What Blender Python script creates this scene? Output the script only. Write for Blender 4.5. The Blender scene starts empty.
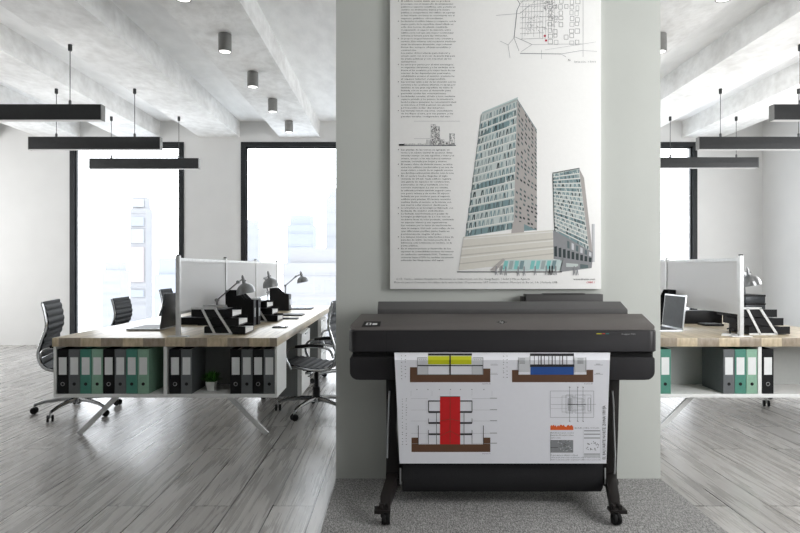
import bpy, math, random
from mathutils import Vector, Matrix
random.seed(7)
PI = math.pi
C = bpy.context.scene.collection
F, CX, HY, H = 600.0, 397.0, 268.0, 1.15

def PX(x, D): return (x - CX) * D / F
def PZ(y, D): return H - (y - HY) * D / F

# ------------------------------------------------------------------ materials
def s2l(c):
    c = c / 255.0
    return c / 12.92 if c <= 0.04045 else ((c + 0.055) / 1.055) ** 2.4
def rgb(r, g, b): return (s2l(r), s2l(g), s2l(b), 1.0)

def pmat(name, col, rough=0.5, metal=0.0, noise=0.06, nscale=40.0, bump=0.0, coat=0.0, emit=0.0, spec=None, trans=0.0):
    if spec is None: spec = .2 if max(col[:3]) < .12 else .5
    m = bpy.data.materials.new(name); m.use_nodes = True
    nt = m.node_tree; N = nt.nodes; L = nt.links
    b = N['Principled BSDF']
    b.inputs['Roughness'].default_value = rough
    b.inputs['Metallic'].default_value = metal
    b.inputs['Specular IOR Level'].default_value = spec
    if coat: b.inputs['Coat Weight'].default_value = coat
    if trans: b.inputs['Transmission Weight'].default_value = trans
    tc = N.new('ShaderNodeTexCoord'); nz = N.new('ShaderNodeTexNoise')
    nz.inputs['Scale'].default_value = nscale; nz.inputs['Detail'].default_value = 4
    L.new(tc.outputs['Object'], nz.inputs['Vector'])
    cr = N.new('ShaderNodeValToRGB')
    lo = tuple(max(0, c * (1 - noise)) for c in col[:3]) + (1,)
    hi = tuple(min(1, c * (1 + noise)) for c in col[:3]) + (1,)
    cr.color_ramp.elements[0].position = .3; cr.color_ramp.elements[1].position = .7
    cr.color_ramp.elements[0].color = lo; cr.color_ramp.elements[1].color = hi
    L.new(nz.outputs['Fac'], cr.inputs['Fac']); L.new(cr.outputs['Color'], b.inputs['Base Color'])
    if bump:
        bp = N.new('ShaderNodeBump'); bp.inputs['Strength'].default_value = bump; bp.inputs['Distance'].default_value = .003
        L.new(nz.outputs['Fac'], bp.inputs['Height']); L.new(bp.outputs['Normal'], b.inputs['Normal'])
    if emit:
        b.inputs['Emission Color'].default_value = (1, .98, .95, 1); b.inputs['Emission Strength'].default_value = emit
    return m

M = {}
M['wall'] = pmat('white_wall_plaster', rgb(213, 213, 212), .8, noise=.02, nscale=3)
M['partition'] = pmat('grey_green_paint', rgb(190, 193, 188), .7, noise=.012, nscale=4)
M['frame_black'] = pmat('black_window_metal', rgb(42, 44, 46), .45)
M['lamp_black'] = pmat('charcoal_metal', rgb(58, 59, 60), .45)
M['lamp_grey'] = pmat('grey_metal_can', rgb(128, 128, 126), .5)
M['cable'] = pmat('cable_grey', rgb(90, 90, 90), .5)
M['glow'] = pmat('lamp_diffuser', (.9, .9, .9, 1), .5, emit=1.6)
M['bar_glow'] = pmat('bar_lamp_diffuser', (.3, .3, .3, 1), .6, emit=.25)
M['white_panel'] = pmat('white_laminate', rgb(225, 226, 225), .45, noise=.02)
M['grey_panel'] = pmat('grey_laminate', rgb(120, 124, 124), .5, noise=.02)
M['mid_panel'] = pmat('pale_grey_laminate', rgb(170, 172, 170), .5, noise=.02)
M['alu'] = pmat('brushed_aluminium', rgb(190, 192, 194), .28, metal=.9)
M['chrome'] = pmat('polished_chrome', rgb(176, 178, 180), .16, metal=1)
M['lamp_chrome'] = pmat('satin_nickel', rgb(140, 141, 142), .3, metal=1)
M['alu_white'] = pmat('white_aluminium', rgb(215, 216, 216), .4, metal=.1)
M['leather'] = pmat('black_leather', rgb(24, 27, 30), .5, spec=.08, noise=.2, nscale=60, bump=.15)
M['black'] = pmat('black_plastic', rgb(24, 24, 26), .45, noise=.1)
M['rubber'] = pmat('black_rubber', rgb(18, 18, 19), .6)
M['paper'] = pmat('white_paper', rgb(236, 236, 236), .7, noise=.01)
M['binder_black'] = pmat('binder_black', rgb(20, 21, 23), .5)
M['binder_grey'] = pmat('binder_grey', rgb(92, 96, 98), .55)
M['binder_teal'] = pmat('binder_teal', rgb(66, 128, 112), .55)
M['binder_mint'] = pmat('binder_mint', rgb(132, 170, 148), .55)
M['label_paper'] = pmat('label_paper', rgb(222, 224, 224), .6, noise=.02)
M['leaf'] = pmat('green_leaf', rgb(58, 118, 40), .5, noise=.4, nscale=30)
M['pot'] = pmat('white_ceramic', rgb(225, 226, 222), .4)
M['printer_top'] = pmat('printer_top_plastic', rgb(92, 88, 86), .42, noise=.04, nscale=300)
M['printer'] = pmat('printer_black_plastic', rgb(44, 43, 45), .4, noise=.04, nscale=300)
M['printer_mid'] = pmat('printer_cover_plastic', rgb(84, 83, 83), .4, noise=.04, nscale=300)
M['printer_leg'] = pmat('printer_leg_plastic', rgb(34, 31, 30), .45, noise=.08)
M['bin_cloth'] = pmat('bin_black_fabric', rgb(38, 38, 40), .75, noise=.1, nscale=200)
M['screen_dark'] = pmat('dark_screen_glass', rgb(70, 75, 80), .12, coat=.6)
M['laptop_back'] = pmat('graphite_shell', rgb(64, 67, 70), .35, metal=.3)
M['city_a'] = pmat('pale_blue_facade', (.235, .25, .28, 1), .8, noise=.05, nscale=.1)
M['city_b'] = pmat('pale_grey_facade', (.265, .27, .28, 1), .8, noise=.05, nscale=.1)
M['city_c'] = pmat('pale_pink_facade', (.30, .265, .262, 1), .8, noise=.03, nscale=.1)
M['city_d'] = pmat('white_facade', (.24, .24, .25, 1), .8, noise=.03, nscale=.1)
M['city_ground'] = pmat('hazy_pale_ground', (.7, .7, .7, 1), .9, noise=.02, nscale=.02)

def flat(name, r, g, b, rough=.6, noise=.02): 
    if name not in M: M[name] = pmat(name, rgb(r, g, b), rough, noise=noise, nscale=60)
    return M[name]
for nm, c in {'ink_text': (104, 104, 104), 'ink_faint': (176, 178, 180), 'ink_mid': (140, 142, 145), 'ink_dark': (52, 52, 55),
              'ink_brown': (98, 68, 48), 'ink_yellow': (196, 200, 8), 'ink_red': (206, 22, 26), 'ink_blue': (32, 78, 150),
              'ink_orange': (222, 98, 40), 'ink_teal': (128, 196, 192), 'ink_teal_pale': (196, 212, 211), 'ink_lightgrey': (206, 208, 211),
              'fac1': (156, 170, 170), 'fac2': (120, 146, 150), 'fac3': (196, 205, 203), 'fac4': (92, 108, 110), 'fac5': (60, 70, 72),
              'fac_side': (176, 171, 168), 'fac_beige': (214, 211, 202), 'fac_band': (190, 187, 178), 'fac_band_pale': (228, 227, 222), 'ink_pinkred': (200, 60, 80),
              'st_yellow': (210, 200, 40), 'st_red': (200, 60, 50), 'st_teal': (50, 120, 120), 'mark_grey': (150, 150, 150), 'mark_dark': (34, 33, 34), 'icon_white': (225, 225, 225)}.items():
    flat(nm, *c)

def concrete(name, lo, hi, stretch=(1, 1, 1)):
    m = bpy.data.materials.new(name); m.use_nodes = True
    nt = m.node_tree; N = nt.nodes; L = nt.links; b = N['Principled BSDF']
    b.inputs['Roughness'].default_value = .8
    tc = N.new('ShaderNodeTexCoord'); mp = N.new('ShaderNodeMapping'); mp.inputs['Scale'].default_value = stretch
    L.new(tc.outputs['Object'], mp.inputs['Vector'])
    n1 = N.new('ShaderNodeTexNoise'); n1.inputs['Scale'].default_value = 2.0; n1.inputs['Detail'].default_value = 8; n1.inputs['Roughness'].default_value = .62
    n1.inputs['Distortion'].default_value = .8
    L.new(mp.outputs['Vector'], n1.inputs['Vector'])
    n2 = N.new('ShaderNodeTexNoise'); n2.inputs['Scale'].default_value = 11; n2.inputs['Detail'].default_value = 6
    L.new(mp.outputs['Vector'], n2.inputs['Vector'])
    mx = N.new('ShaderNodeMix'); mx.data_type = 'FLOAT'; mx.inputs['Factor'].default_value = .35
    L.new(n1.outputs['Fac'], mx.inputs['A']); L.new(n2.outputs['Fac'], mx.inputs['B'])
    cr = N.new('ShaderNodeValToRGB'); cr.color_ramp.elements[0].position = .34; cr.color_ramp.elements[1].position = .6
    cr.color_ramp.elements[0].color = lo; cr.color_ramp.elements[1].color = hi
    L.new(mx.outputs['Result'], cr.inputs['Fac']); L.new(cr.outputs['Color'], b.inputs['Base Color'])
    bp = N.new('ShaderNodeBump'); bp.inputs['Strength'].default_value = .35; bp.inputs['Distance'].default_value = .02
    L.new(n2.outputs['Fac'], bp.inputs['Height']); L.new(bp.outputs['Normal'], b.inputs['Normal'])
    return m
M['ceiling'] = concrete('rough_white_concrete', rgb(222, 222, 221), rgb(242, 242, 241), (.8, .35, 1))
M['beam'] = concrete('rough_grey_concrete', rgb(206, 205, 203), rgb(236, 236, 235), (1.2, .8, 1.2))

def wood_floor():
    m = bpy.data.materials.new('grey_oak_planks'); m.use_nodes = True
    nt = m.node_tree; N = nt.nodes; L = nt.links; b = N['Principled BSDF']
    tc = N.new('ShaderNodeTexCoord'); sp = N.new('ShaderNodeSeparateXYZ'); cb = N.new('ShaderNodeCombineXYZ')
    L.new(tc.outputs['Object'], sp.inputs[0]); L.new(sp.outputs['Y'], cb.inputs['X']); L.new(sp.outputs['X'], cb.inputs['Y'])
    br = N.new('ShaderNodeTexBrick'); br.offset = .37; br.offset_frequency = 2; br.squash = 1
    br.inputs['Scale'].default_value = 1; br.inputs['Brick Width'].default_value = 1.45; br.inputs['Row Height'].default_value = .2
    br.inputs['Mortar Size'].default_value = .0032; br.inputs['Mortar Smooth'].default_value = .1; br.inputs['Bias'].default_value = 0
    br.inputs['Color1'].default_value = (0, 0, 0, 1); br.inputs['Color2'].default_value = (1, 1, 1, 1); br.inputs['Mortar'].default_value = (.5, .5, .5, 1)
    L.new(cb.outputs[0], br.inputs['Vector'])
    # every plank shifts the grain
    sc = N.new('ShaderNodeVectorMath'); sc.operation = 'SCALE'; sc.inputs['Scale'].default_value = 7.3
    L.new(br.outputs['Color'], sc.inputs[0])
    ad = N.new('ShaderNodeVectorMath'); ad.operation = 'ADD'
    L.new(tc.outputs['Object'], ad.inputs[0]); L.new(sc.outputs[0], ad.inputs[1])
    mp = N.new('ShaderNodeMapping'); mp.inputs['Scale'].default_value = (5.5, .42, 1)
    L.new(ad.outputs[0], mp.inputs['Vector'])
    n1 = N.new('ShaderNodeTexNoise'); n1.inputs['Scale'].default_value = 1.0; n1.inputs['Detail'].default_value = 1.5
    L.new(mp.outputs[0], n1.inputs['Vector'])
    ml = N.new('ShaderNodeMath'); ml.operation = 'MULTIPLY'; ml.inputs[1].default_value = 16
    L.new(n1.outputs['Fac'], ml.inputs[0])
    fr = N.new('ShaderNodeMath'); fr.operation = 'PINGPONG'; fr.inputs[1].default_value = 1
    L.new(ml.outputs[0], fr.inputs[0])
    mp2 = N.new('ShaderNodeMapping'); mp2.inputs['Scale'].default_value = (70, 2.2, 1)
    L.new(ad.outputs[0], mp2.inputs['Vector'])
    n2 = N.new('ShaderNodeTexNoise'); n2.inputs['Scale'].default_value = 1.6; n2.inputs['Detail'].default_value = 4
    L.new(mp2.outputs[0], n2.inputs['Vector'])
    mx = N.new('ShaderNodeMix'); mx.data_type = 'FLOAT'; mx.inputs['Factor'].default_value = .72
    L.new(fr.outputs[0], mx.inputs['A']); L.new(n2.outputs['Fac'], mx.inputs['B'])
    cr = N.new('ShaderNodeValToRGB'); cr.color_ramp.elements[0].position = .2; cr.color_ramp.elements[1].position = .75
    cr.color_ramp.elements[0].color = rgb(142, 139, 136); cr.color_ramp.elements[1].color = rgb(184, 182, 179)
    L.new(mx.outputs['Result'], cr.inputs['Fac'])
    tone = N.new('ShaderNodeMapRange'); tone.inputs['To Min'].default_value = .84; tone.inputs['To Max'].default_value = 1.08
    L.new(br.outputs['Color'], tone.inputs['Value'])
    v1 = N.new('ShaderNodeVectorMath'); v1.operation = 'SCALE'
    L.new(cr.outputs['Color'], v1.inputs[0]); L.new(tone.outputs[0], v1.inputs['Scale'])
    mm = N.new('ShaderNodeMix'); mm.data_type = 'RGBA'; mm.inputs['B'].default_value = rgb(52, 50, 49)
    L.new(br.outputs['Fac'], mm.inputs['Factor']); L.new(v1.outputs[0], mm.inputs['A'])
    L.new(mm.outputs['Result'], b.inputs['Base Color'])
    rr = N.new('ShaderNodeMapRange'); rr.inputs['To Min'].default_value = .22; rr.inputs['To Max'].default_value = .34
    L.new(mx.outputs['Result'], rr.inputs['Value']); L.new(rr.outputs[0], b.inputs['Roughness'])
    bp = N.new('ShaderNodeBump'); bp.inputs['Strength'].default_value = .25; bp.inputs['Distance'].default_value = .002
    L.new(mx.outputs['Result'], bp.inputs['Height']); L.new(bp.outputs['Normal'], b.inputs['Normal'])
    b.inputs['Specular IOR Level'].default_value = .55
    return m
M['floor'] = wood_floor()

def desk_wood():
    m = bpy.data.materials.new('pale_oak_top'); m.use_nodes = True
    nt = m.node_tree; N = nt.nodes; L = nt.links; b = N['Principled BSDF']
    tc = N.new('ShaderNodeTexCoord')
    sp = N.new('ShaderNodeSeparateXYZ'); cb = N.new('ShaderNodeCombineXYZ')
    L.new(tc.outputs['Object'], sp.inputs[0]); L.new(sp.outputs['Y'], cb.inputs['X']); L.new(sp.outputs['X'], cb.inputs['Y'])
    br = N.new('ShaderNodeTexBrick'); br.offset = .4; br.inputs['Scale'].default_value = 1
    br.inputs['Brick Width'].default_value = 1.3; br.inputs['Row Height'].default_value = .14; br.inputs['Mortar Size'].default_value = .0025
    br.inputs['Color1'].default_value = rgb(208, 194, 168); br.inputs['Color2'].default_value = rgb(204, 188, 160); br.inputs['Mortar'].default_value = rgb(160, 148, 132)
    L.new(cb.outputs[0], br.inputs['Vector'])
    mp = N.new('ShaderNodeMapping'); mp.inputs['Scale'].default_value = (28, 2, 10)
    L.new(tc.outputs['Object'], mp.inputs['Vector'])
    n = N.new('ShaderNodeTexNoise'); n.inputs['Scale'].default_value = 1.5; n.inputs['Detail'].default_value = 6
    L.new(mp.outputs[0], n.inputs['Vector'])
    cr = N.new('ShaderNodeValToRGB'); cr.color_ramp.elements[0].position = .35; cr.color_ramp.elements[1].position = .62
    cr.color_ramp.elements[0].color = (.72, .70, .66, 1); cr.color_ramp.elements[1].color = (1, 1, 1, 1)
    L.new(n.outputs['Fac'], cr.inputs['Fac'])
    mx = N.new('ShaderNodeMix'); mx.data_type = 'RGBA'; mx.blend_type = 'MULTIPLY'; mx.inputs['Factor'].default_value = 1
    L.new(br.outputs['Color'], mx.inputs['A']); L.new(cr.outputs['Color'], mx.inputs['B']); L.new(mx.outputs['Result'], b.inputs['Base Color'])
    b.inputs['Roughness'].default_value = .3
    return m
M['oak'] = desk_wood()

def carpet():
    m = bpy.data.materials.new('grey_loop_carpet'); m.use_nodes = True
    nt = m.node_tree; N = nt.nodes; L = nt.links; b = N['Principled BSDF']
    tc = N.new('ShaderNodeTexCoord'); mp = N.new('ShaderNodeMapping'); mp.inputs['Scale'].default_value = (170, 62, 1); mp.inputs['Rotation'].default_value = (0, 0, .6)
    L.new(tc.outputs['Object'], mp.inputs['Vector'])
    n = N.new('ShaderNodeTexNoise'); n.inputs['Scale'].default_value = 1; n.inputs['Detail'].default_value = 3
    L.new(mp.outputs[0], n.inputs['Vector'])
    v = N.new('ShaderNodeTexVoronoi'); v.inputs['Scale'].default_value = 1.4
    L.new(mp.outputs[0], v.inputs['Vector'])
    mx = N.new('ShaderNodeMix'); mx.data_type = 'FLOAT'; mx.inputs['Factor'].default_value = .4
    L.new(n.outputs['Fac'], mx.inputs['A']); L.new(v.outputs['Distance'], mx.inputs['B'])
    cr = N.new('ShaderNodeValToRGB'); cr.color_ramp.elements[0].position = .32; cr.color_ramp.elements[1].position = .66
    cr.color_ramp.elements[0].color = rgb(88, 88, 88); cr.color_ramp.elements[1].color = rgb(174, 173, 171)
    L.new(mx.outputs['Result'], cr.inputs['Fac']); L.new(cr.outputs['Color'], b.inputs['Base Color'])
    b.inputs['Roughness'].default_value = .95; b.inputs['Specular IOR Level'].default_value = .1
    bp = N.new('ShaderNodeBump'); bp.inputs['Strength'].default_value = .6; bp.inputs['Distance'].default_value = .004
    L.new(mx.outputs['Result'], bp.inputs['Height']); L.new(bp.outputs['Normal'], b.inputs['Normal'])
    return m
M['carpet'] = carpet()

def glass():
    m = bpy.data.materials.new('clear_window_glass'); m.use_nodes = True
    nt = m.node_tree; N = nt.nodes; L = nt.links
    N.remove(N['Principled BSDF']); out = N['Material Output']
    t = N.new('ShaderNodeBsdfTransparent'); t.inputs[0].default_value = (.97, .98, .99, 1)
    g = N.new('ShaderNodeBsdfGlossy'); g.inputs['Roughness'].default_value = .02
    mx = N.new('ShaderNodeMixShader'); mx.inputs[0].default_value = .05
    L.new(t.outputs[0], mx.inputs[1]); L.new(g.outputs[0], mx.inputs[2]); L.new(mx.outputs[0], out.inputs[0])
    return m
M['glass'] = glass()

def frosted():
    m = bpy.data.materials.new('grey_frosted_screen'); m.use_nodes = True
    nt = m.node_tree; N = nt.nodes; L = nt.links
    b = N['Principled BSDF']; out = N['Material Output']
    b.inputs['Base Color'].default_value = rgb(226, 226, 226); b.inputs['Roughness'].default_value = .55
    t = N.new('ShaderNodeBsdfTranslucent'); t.inputs[0].default_value = rgb(205, 205, 206)
    n = N.new('ShaderNodeTexNoise'); n.inputs['Scale'].default_value = 2
    mr = N.new('ShaderNodeMapRange'); mr.inputs['To Min'].default_value = .3; mr.inputs['To Max'].default_value = .36
    L.new(n.outputs['Fac'], mr.inputs['Value'])
    mx = N.new('ShaderNodeMixShader'); L.new(mr.outputs[0], mx.inputs[0])
    L.new(b.outputs[0], mx.inputs[1]); L.new(t.outputs[0], mx.inputs[2]); L.new(mx.outputs[0], out.inputs[0])
    return m
M['frosted'] = frosted()

# ------------------------------------------------------------------ mesh helpers
class MB:
    def __init__(s): s.v = []; s.f = []; s.mi = []; s.cur = 0
    def add(s, vs, fs):
        o = len(s.v); s.v += [tuple(p) for p in vs]
        for f in fs: s.f.append(tuple(i + o for i in f)); s.mi.append(s.cur)
        return s
    def box(s, x0, x1, y0, y1, z0, z1, M4=None):
        vs = [Vector((x, y, z)) for x in (x0, x1) for y in (y0, y1) for z in (z0, z1)]
        if M4: vs = [M4 @ p for p in vs]
        return s.add(vs, [(0, 1, 3, 2), (4, 6, 7, 5), (0, 4, 5, 1), (2, 3, 7, 6), (0, 2, 6, 4), (1, 5, 7, 3)])
    def bar(s, a, b, w, t, up=(0, 0, 1)):
        a = Vector(a); b = Vector(b); d = (b - a); L_ = d.length; d.normalize()
        u = Vector(up); r = d.cross(u)
        if r.length < 1e-5: r = d.cross(Vector((1, 0, 0)))
        r.normalize(); u = r.cross(d)
        Mx = Matrix(((d.x, r.x, u.x, a.x), (d.y, r.y, u.y, a.y), (d.z, r.z, u.z, a.z), (0, 0, 0, 1)))
        return s.box(0, L_, -w / 2, w / 2, -t / 2, t / 2, Mx)
    def tube(s, pts, r, n=10, closed=False, cap=True):
        pts = [Vector(p) for p in pts]; k = len(pts); rings = []
        prev = None
        for i, p in enumerate(pts):
            a = pts[i - 1] if (i > 0 or closed) else p
            b = pts[(i + 1) % k] if (i < k - 1 or closed) else p
            d = (b - a).normalized()
            ref = Vector((0, 0, 1)) if abs(d.z) < .9 else Vector((0, 1, 0))
            if prev is not None:
                u = prev - d * prev.dot(d)
                if u.length < 1e-4: u = d.cross(ref)
            else: u = d.cross(ref)
            u.normalize(); prev = u; w = d.cross(u)
            rr = r[i] if isinstance(r, (list, tuple)) else r
            rings.append([p + (u * math.cos(2 * PI * j / n) + w * math.sin(2 * PI * j / n)) * rr for j in range(n)])
        vs = [q for R in rings for q in R]; fs = []
        for i in range(k if closed else k - 1):
            for j in range(n):
                a = i * n + j; b = i * n + (j + 1) % n; c = ((i + 1) % k) * n + (j + 1) % n; d = ((i + 1) % k) * n + j
                fs.append((a, b, c, d))
        if cap and not closed: fs += [tuple(range(n))[::-1], tuple(range((k - 1) * n, k * n))]
        return s.add(vs, fs)
    def lathe(s, prof, c=(0, 0, 0), n=24, M4=None):
        vs = []; fs = []; k = len(prof)
        for (r, z) in prof:
            for j in range(n):
                a = 2 * PI * j / n; p = Vector((r * math.cos(a), r * math.sin(a), z))
                if M4: p = M4 @ p
                vs.append(p + Vector(c))
        for i in range(k - 1):
            for j in range(n): fs.append((i * n + j, i * n + (j + 1) % n, (i + 1) * n + (j + 1) % n, (i + 1) * n + j))
        if prof[0][0] > 1e-6: fs.append(tuple(range(n))[::-1])
        if prof[-1][0] > 1e-6: fs.append(tuple(range((k - 1) * n, k * n)))
        return s.add(vs, fs)
    def prism(s, pts, axis, a, b):
        """extrude a 2D outline along an axis; pts are the two remaining coords in order"""
        def mk(p, t):
            return {'x': (t, p[0], p[1]), 'y': (p[0], t, p[1]), 'z': (p[0], p[1], t)}[axis]
        n = len(pts); vs = [mk(p, a) for p in pts] + [mk(p, b) for p in pts]
        fs = [tuple(range(n)), tuple(range(n, 2 * n))[::-1]] + [(i, i + n, (i + 1) % n + n, (i + 1) % n) for i in range(n)]
        return s.add(vs, fs)
    def build(s, name, mats, parent=None, bevel=0, smooth=None, seg=2):
        me = bpy.data.meshes.new(name); me.from_pydata(s.v, [], s.f)
        if not isinstance(mats, (list, tuple)): mats = [mats]
        for m in mats: me.materials.append(m)
        for p, i in zip(me.polygons, s.mi): p.material_index = i
        me.validate(); me.update()
        import bmesh
        bm = bmesh.new(); bm.from_mesh(me)
        if smooth != 'noflip': bmesh.ops.recalc_face_normals(bm, faces=bm.faces)
        if bevel: bmesh.ops.bevel(bm, geom=[e for e in bm.edges if e.is_manifold and e.calc_face_angle(0) > .5], offset=bevel, segments=seg, profile=.6, affect='EDGES', clamp_overlap=True)
        bm.to_mesh(me); bm.free()
        if smooth is True or (bevel and smooth is None):
            me.polygons.foreach_set('use_smooth', [True] * len(me.polygons))
            me.set_sharp_from_angle(angle=math.radians(40))
        o = bpy.data.objects.new(name, me); C.objects.link(o)
        if parent is not None: o.parent = parent
        return o

def box(x0, x1, y0, y1, z0, z1): return MB().box(x0, x1, y0, y1, z0, z1)
def tag(o, label, cat, group=None):
    o['label'] = label; o['category'] = cat
    if group: o['group'] = group
    return o
def thing(name, label, cat, loc=(0, 0, 0), rz=0, group=None):
    o = bpy.data.objects.new(name, None); C.objects.link(o)
    o.empty_display_size = .1
    o.location = loc; o.rotation_euler = (0, 0, rz)
    return tag(o, label, cat, group)
def struct(o): o['kind'] = 'structure'; return o
def dup(root, loc, rz=None, label=None, group=None, scale=None):
    r = root.copy(); C.objects.link(r); r.location = loc
    if rz is not None: r.rotation_euler = (0, 0, rz)
    if scale: r.scale = scale
    if label: r['label'] = label
    if group: r['group'] = group
    def rec(o, p):
        for ch in list(o.children):
            c = ch.copy(); C.objects.link(c); c.parent = p
            rec(ch, c)
    rec(root, r)
    return r

# ------------------------------------------------------------------ room
BY = 8.96
XL, XR, YF = -7.5, 5.46, -3.2
ZC, ZB = 3.34, 3.10
struct(box(XL, XR, YF, BY, -.12, 0).build('floor', M['floor']))
struct(box(XL - .2, XR + .2, YF, BY + .3, ZC, ZC + .2).build('ceiling', M['ceiling']))
wins = [(-4.884, -3.181), (-2.33, -.627), (.224, 1.927), (2.778, 4.481)]
WT = 3.03
mb = MB(); xs = [XL - .2] + [q for w in wins for q in w] + [XR + .2]
for i in range(0, len(xs), 2): mb.box(xs[i], xs[i + 1], BY, BY + .3, 0, ZC)
for a, b in wins: mb.box(a, b, BY, BY + .3, WT, ZC)
struct(mb.build('wall_back', M['wall']))
struct(box(XR, XR + .2, YF, BY, 0, ZC).build('wall_right', M['wall']))
struct(box(XL - .2, XL, YF, BY, 0, ZC).build('wall_left', M['wall']))
mb = MB(); mb.box(XL - .2, XR + .2, YF - .2, YF, 0, .5); mb.box(XL - .2, XR + .2, YF - .2, YF, 2.9, ZC)
for a, b in ((XL - .2, 3.6), (5.0, XR + .2)): mb.box(a, b, YF - .2, YF, .5, 2.9)  # unseen wall added to cut front light; opening kept right for a gradient
struct(mb.build('wall_front', M['wall']))
for i, (a, b) in enumerate(wins):
    w = bpy.data.objects.new('window_%d' % (i + 1), None); C.objects.link(w); w.location = ((a + b) / 2, BY, 0); struct(w)
    hw = (b - a) / 2; m = MB(); t = .068
    for x0, x1, z0, z1 in ((-hw, -hw + t, 0, WT), (hw - t, hw, 0, WT), (-hw + t, hw - t, WT - t, WT), (-hw + t, hw - t, 0, t)):
        m.box(x0, x1, -.012, .06, z0, z1)
    for x0, x1, z0, z1 in ((-hw + t, -hw + t + .02, t, WT - t), (hw - t - .02, hw - t, t, WT - t), (-hw + t, hw - t, WT - t - .02, WT - t), (-hw + t, hw - t, t, t + .02)):
        m.box(x0, x1, .02, .06, z0, z1)
    fr = m.build('window_frame', M['frame_black'], w)
    box(-hw + t + .004, hw - t - .004, .036, .044, t + .004, WT - t - .004).build('pane', M['glass'], w)
# ceiling beams
k = 1
for a, b in ((-40, 0), (40, 80), (120, 160), (200, 240), (280, 320), (521, 561), (602, 642), (682, 722)):
    x0, x1 = PX(a, BY), PX(b, BY)
    struct(box(x0, x1, YF, BY, ZB, ZC).build('trim_%d' % k, M['beam'])); k += 1

# partition and carpet
PD = 3.255
pxl, pxr = PX(336, PD), PX(660.5, PD)
struct(box(pxl, pxr, PD, PD + .3, 0, ZC).build('wall_center', M['partition']))
tag(box(pxl, pxr, .2, PD - .001, .0, .008).build('carpet_mat', M['carpet']),
    'grey woven loop carpet strip laid on the planks in front of the grey wall', 'carpet')

# ------------------------------------------------------------------ pendant lamps
def pendant(x0, x1, D, z, label, cabs, grp):
    cx = (x0 + x1) / 2
    t = thing('pendant_lamp', label, 'lamp', (cx, D, z), 0, grp)
    h = .138; m = MB(); hw = (x1 - x0) / 2
    m.box(-hw, hw, -.035, .035, -h / 2 + .004, h / 2)
    m.build('housing', M['lamp_black'], t, bevel=.003)
    box(-hw + .004, hw - .004, -.031, .031, -h / 2 + .001, -h / 2 + .004).build('diffuser', M['bar_glow'], t)
    m = MB(); m.box(-hw - .006, -hw, -.035, .035, -h / 2, h / 2); m.build('end_cap', M['lamp_grey'], t)
    m = MB(); m.box(hw, hw + .006, -.035, .035, -h / 2, h / 2); m.build('end_cap', M['lamp_grey'], t)
    ul = bpy.data.lights.new('added_ceiling_fill', 'AREA'); ul.shape = 'RECTANGLE'; ul.size = x1 - x0 - .05; ul.size_y = .05; ul.energy = 2  # added area light above each bar, only to brighten the ceiling
    uo = bpy.data.objects.new('added_ceiling_fill', ul); C.objects.link(uo); uo.location = (cx, D, z + h / 2 + .004); uo.rotation_euler = (PI, 0, 0)
    for c in cabs:
        MB().tube([(c - cx, 0, h / 2), (c - cx, 0, ZB - z - .01)], .004, 6).build('cable', M['cable'], t)
        MB().lathe([(.012, h / 2), (.012, h / 2 + .035), (.006, h / 2 + .045)], (c - cx, 0, 0), 12).build('cable_grip', M['lamp_black'], t)
        MB().lathe([(.012, ZB - z - .055), (.017, ZB - z - .05), (.017, ZB - z)], (c - cx, 0, 0), 12).build('ceiling_cap', M['lamp_black'], t)
    return t
ZP = 2.503
for D, lab in ((5.24, 'nearest of the hanging black bar lamps at the left, running out of the picture'), (6.53, 'middle of the three black bar lamps hanging over the left desks'), (7.73, 'farthest and smallest black bar lamp hanging in front of the left windows')):
    if D > 7: pendant(-3.945, -2.55, D, ZP - .012, lab, (-3.68, -2.81), None)
    else: pendant(-3.99, -2.571, D, ZP, lab, (-3.707, -2.855), None)
for D, lab in ((5.24, 'black bar lamp cut off by the right picture edge, highest of the right side'), (6.53, 'long black bar lamp hanging in the middle of the three over the right desk'), (7.73, 'farthest black bar lamp on the right, partly behind the grey wall')):
    pendant(3.274, 4.64, D, ZP, lab, (3.52, 4.37), None)

def can(x, D, label):
    t = thing('ceiling_spotlight', label, 'lamp', (x, D, ZB), 0, 'cylinder spotlights under the concrete beams')
    MB().lathe([(.054, -.004), (.054, -.15), (.048, -.15), (.047, -.145)], n=28).build('can', M['lamp_grey'], t, smooth=True)
    MB().lathe([(.03, 0), (.03, -.004)], n=20).build('mounting_plate', M['lamp_black'], t)
    MB().lathe([(.0465, -.143), (.0465, -.148)], n=24).build('lens', M['glow'], t)
for D, lab in ((4.02, 'grey cylinder spotlight cut by the top picture edge left of the wall'), (5.0, 'largest fully visible grey cylinder spotlight under the beam left of the poster'),
               (5.97, 'second grey cylinder spotlight of the left row, behind the largest one'), (6.92, 'third grey cylinder spotlight of the left row above the window'), (7.96, 'smallest grey cylinder spotlight nearest the back window wall')):
    can(-1.434, D, lab)
can(2.19, 4.02, 'grey cylinder spotlight cut by the top picture edge right of the wall')
can(2.19, 5.0, 'grey cylinder spotlight peeking past the right edge of the grey wall')

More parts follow.
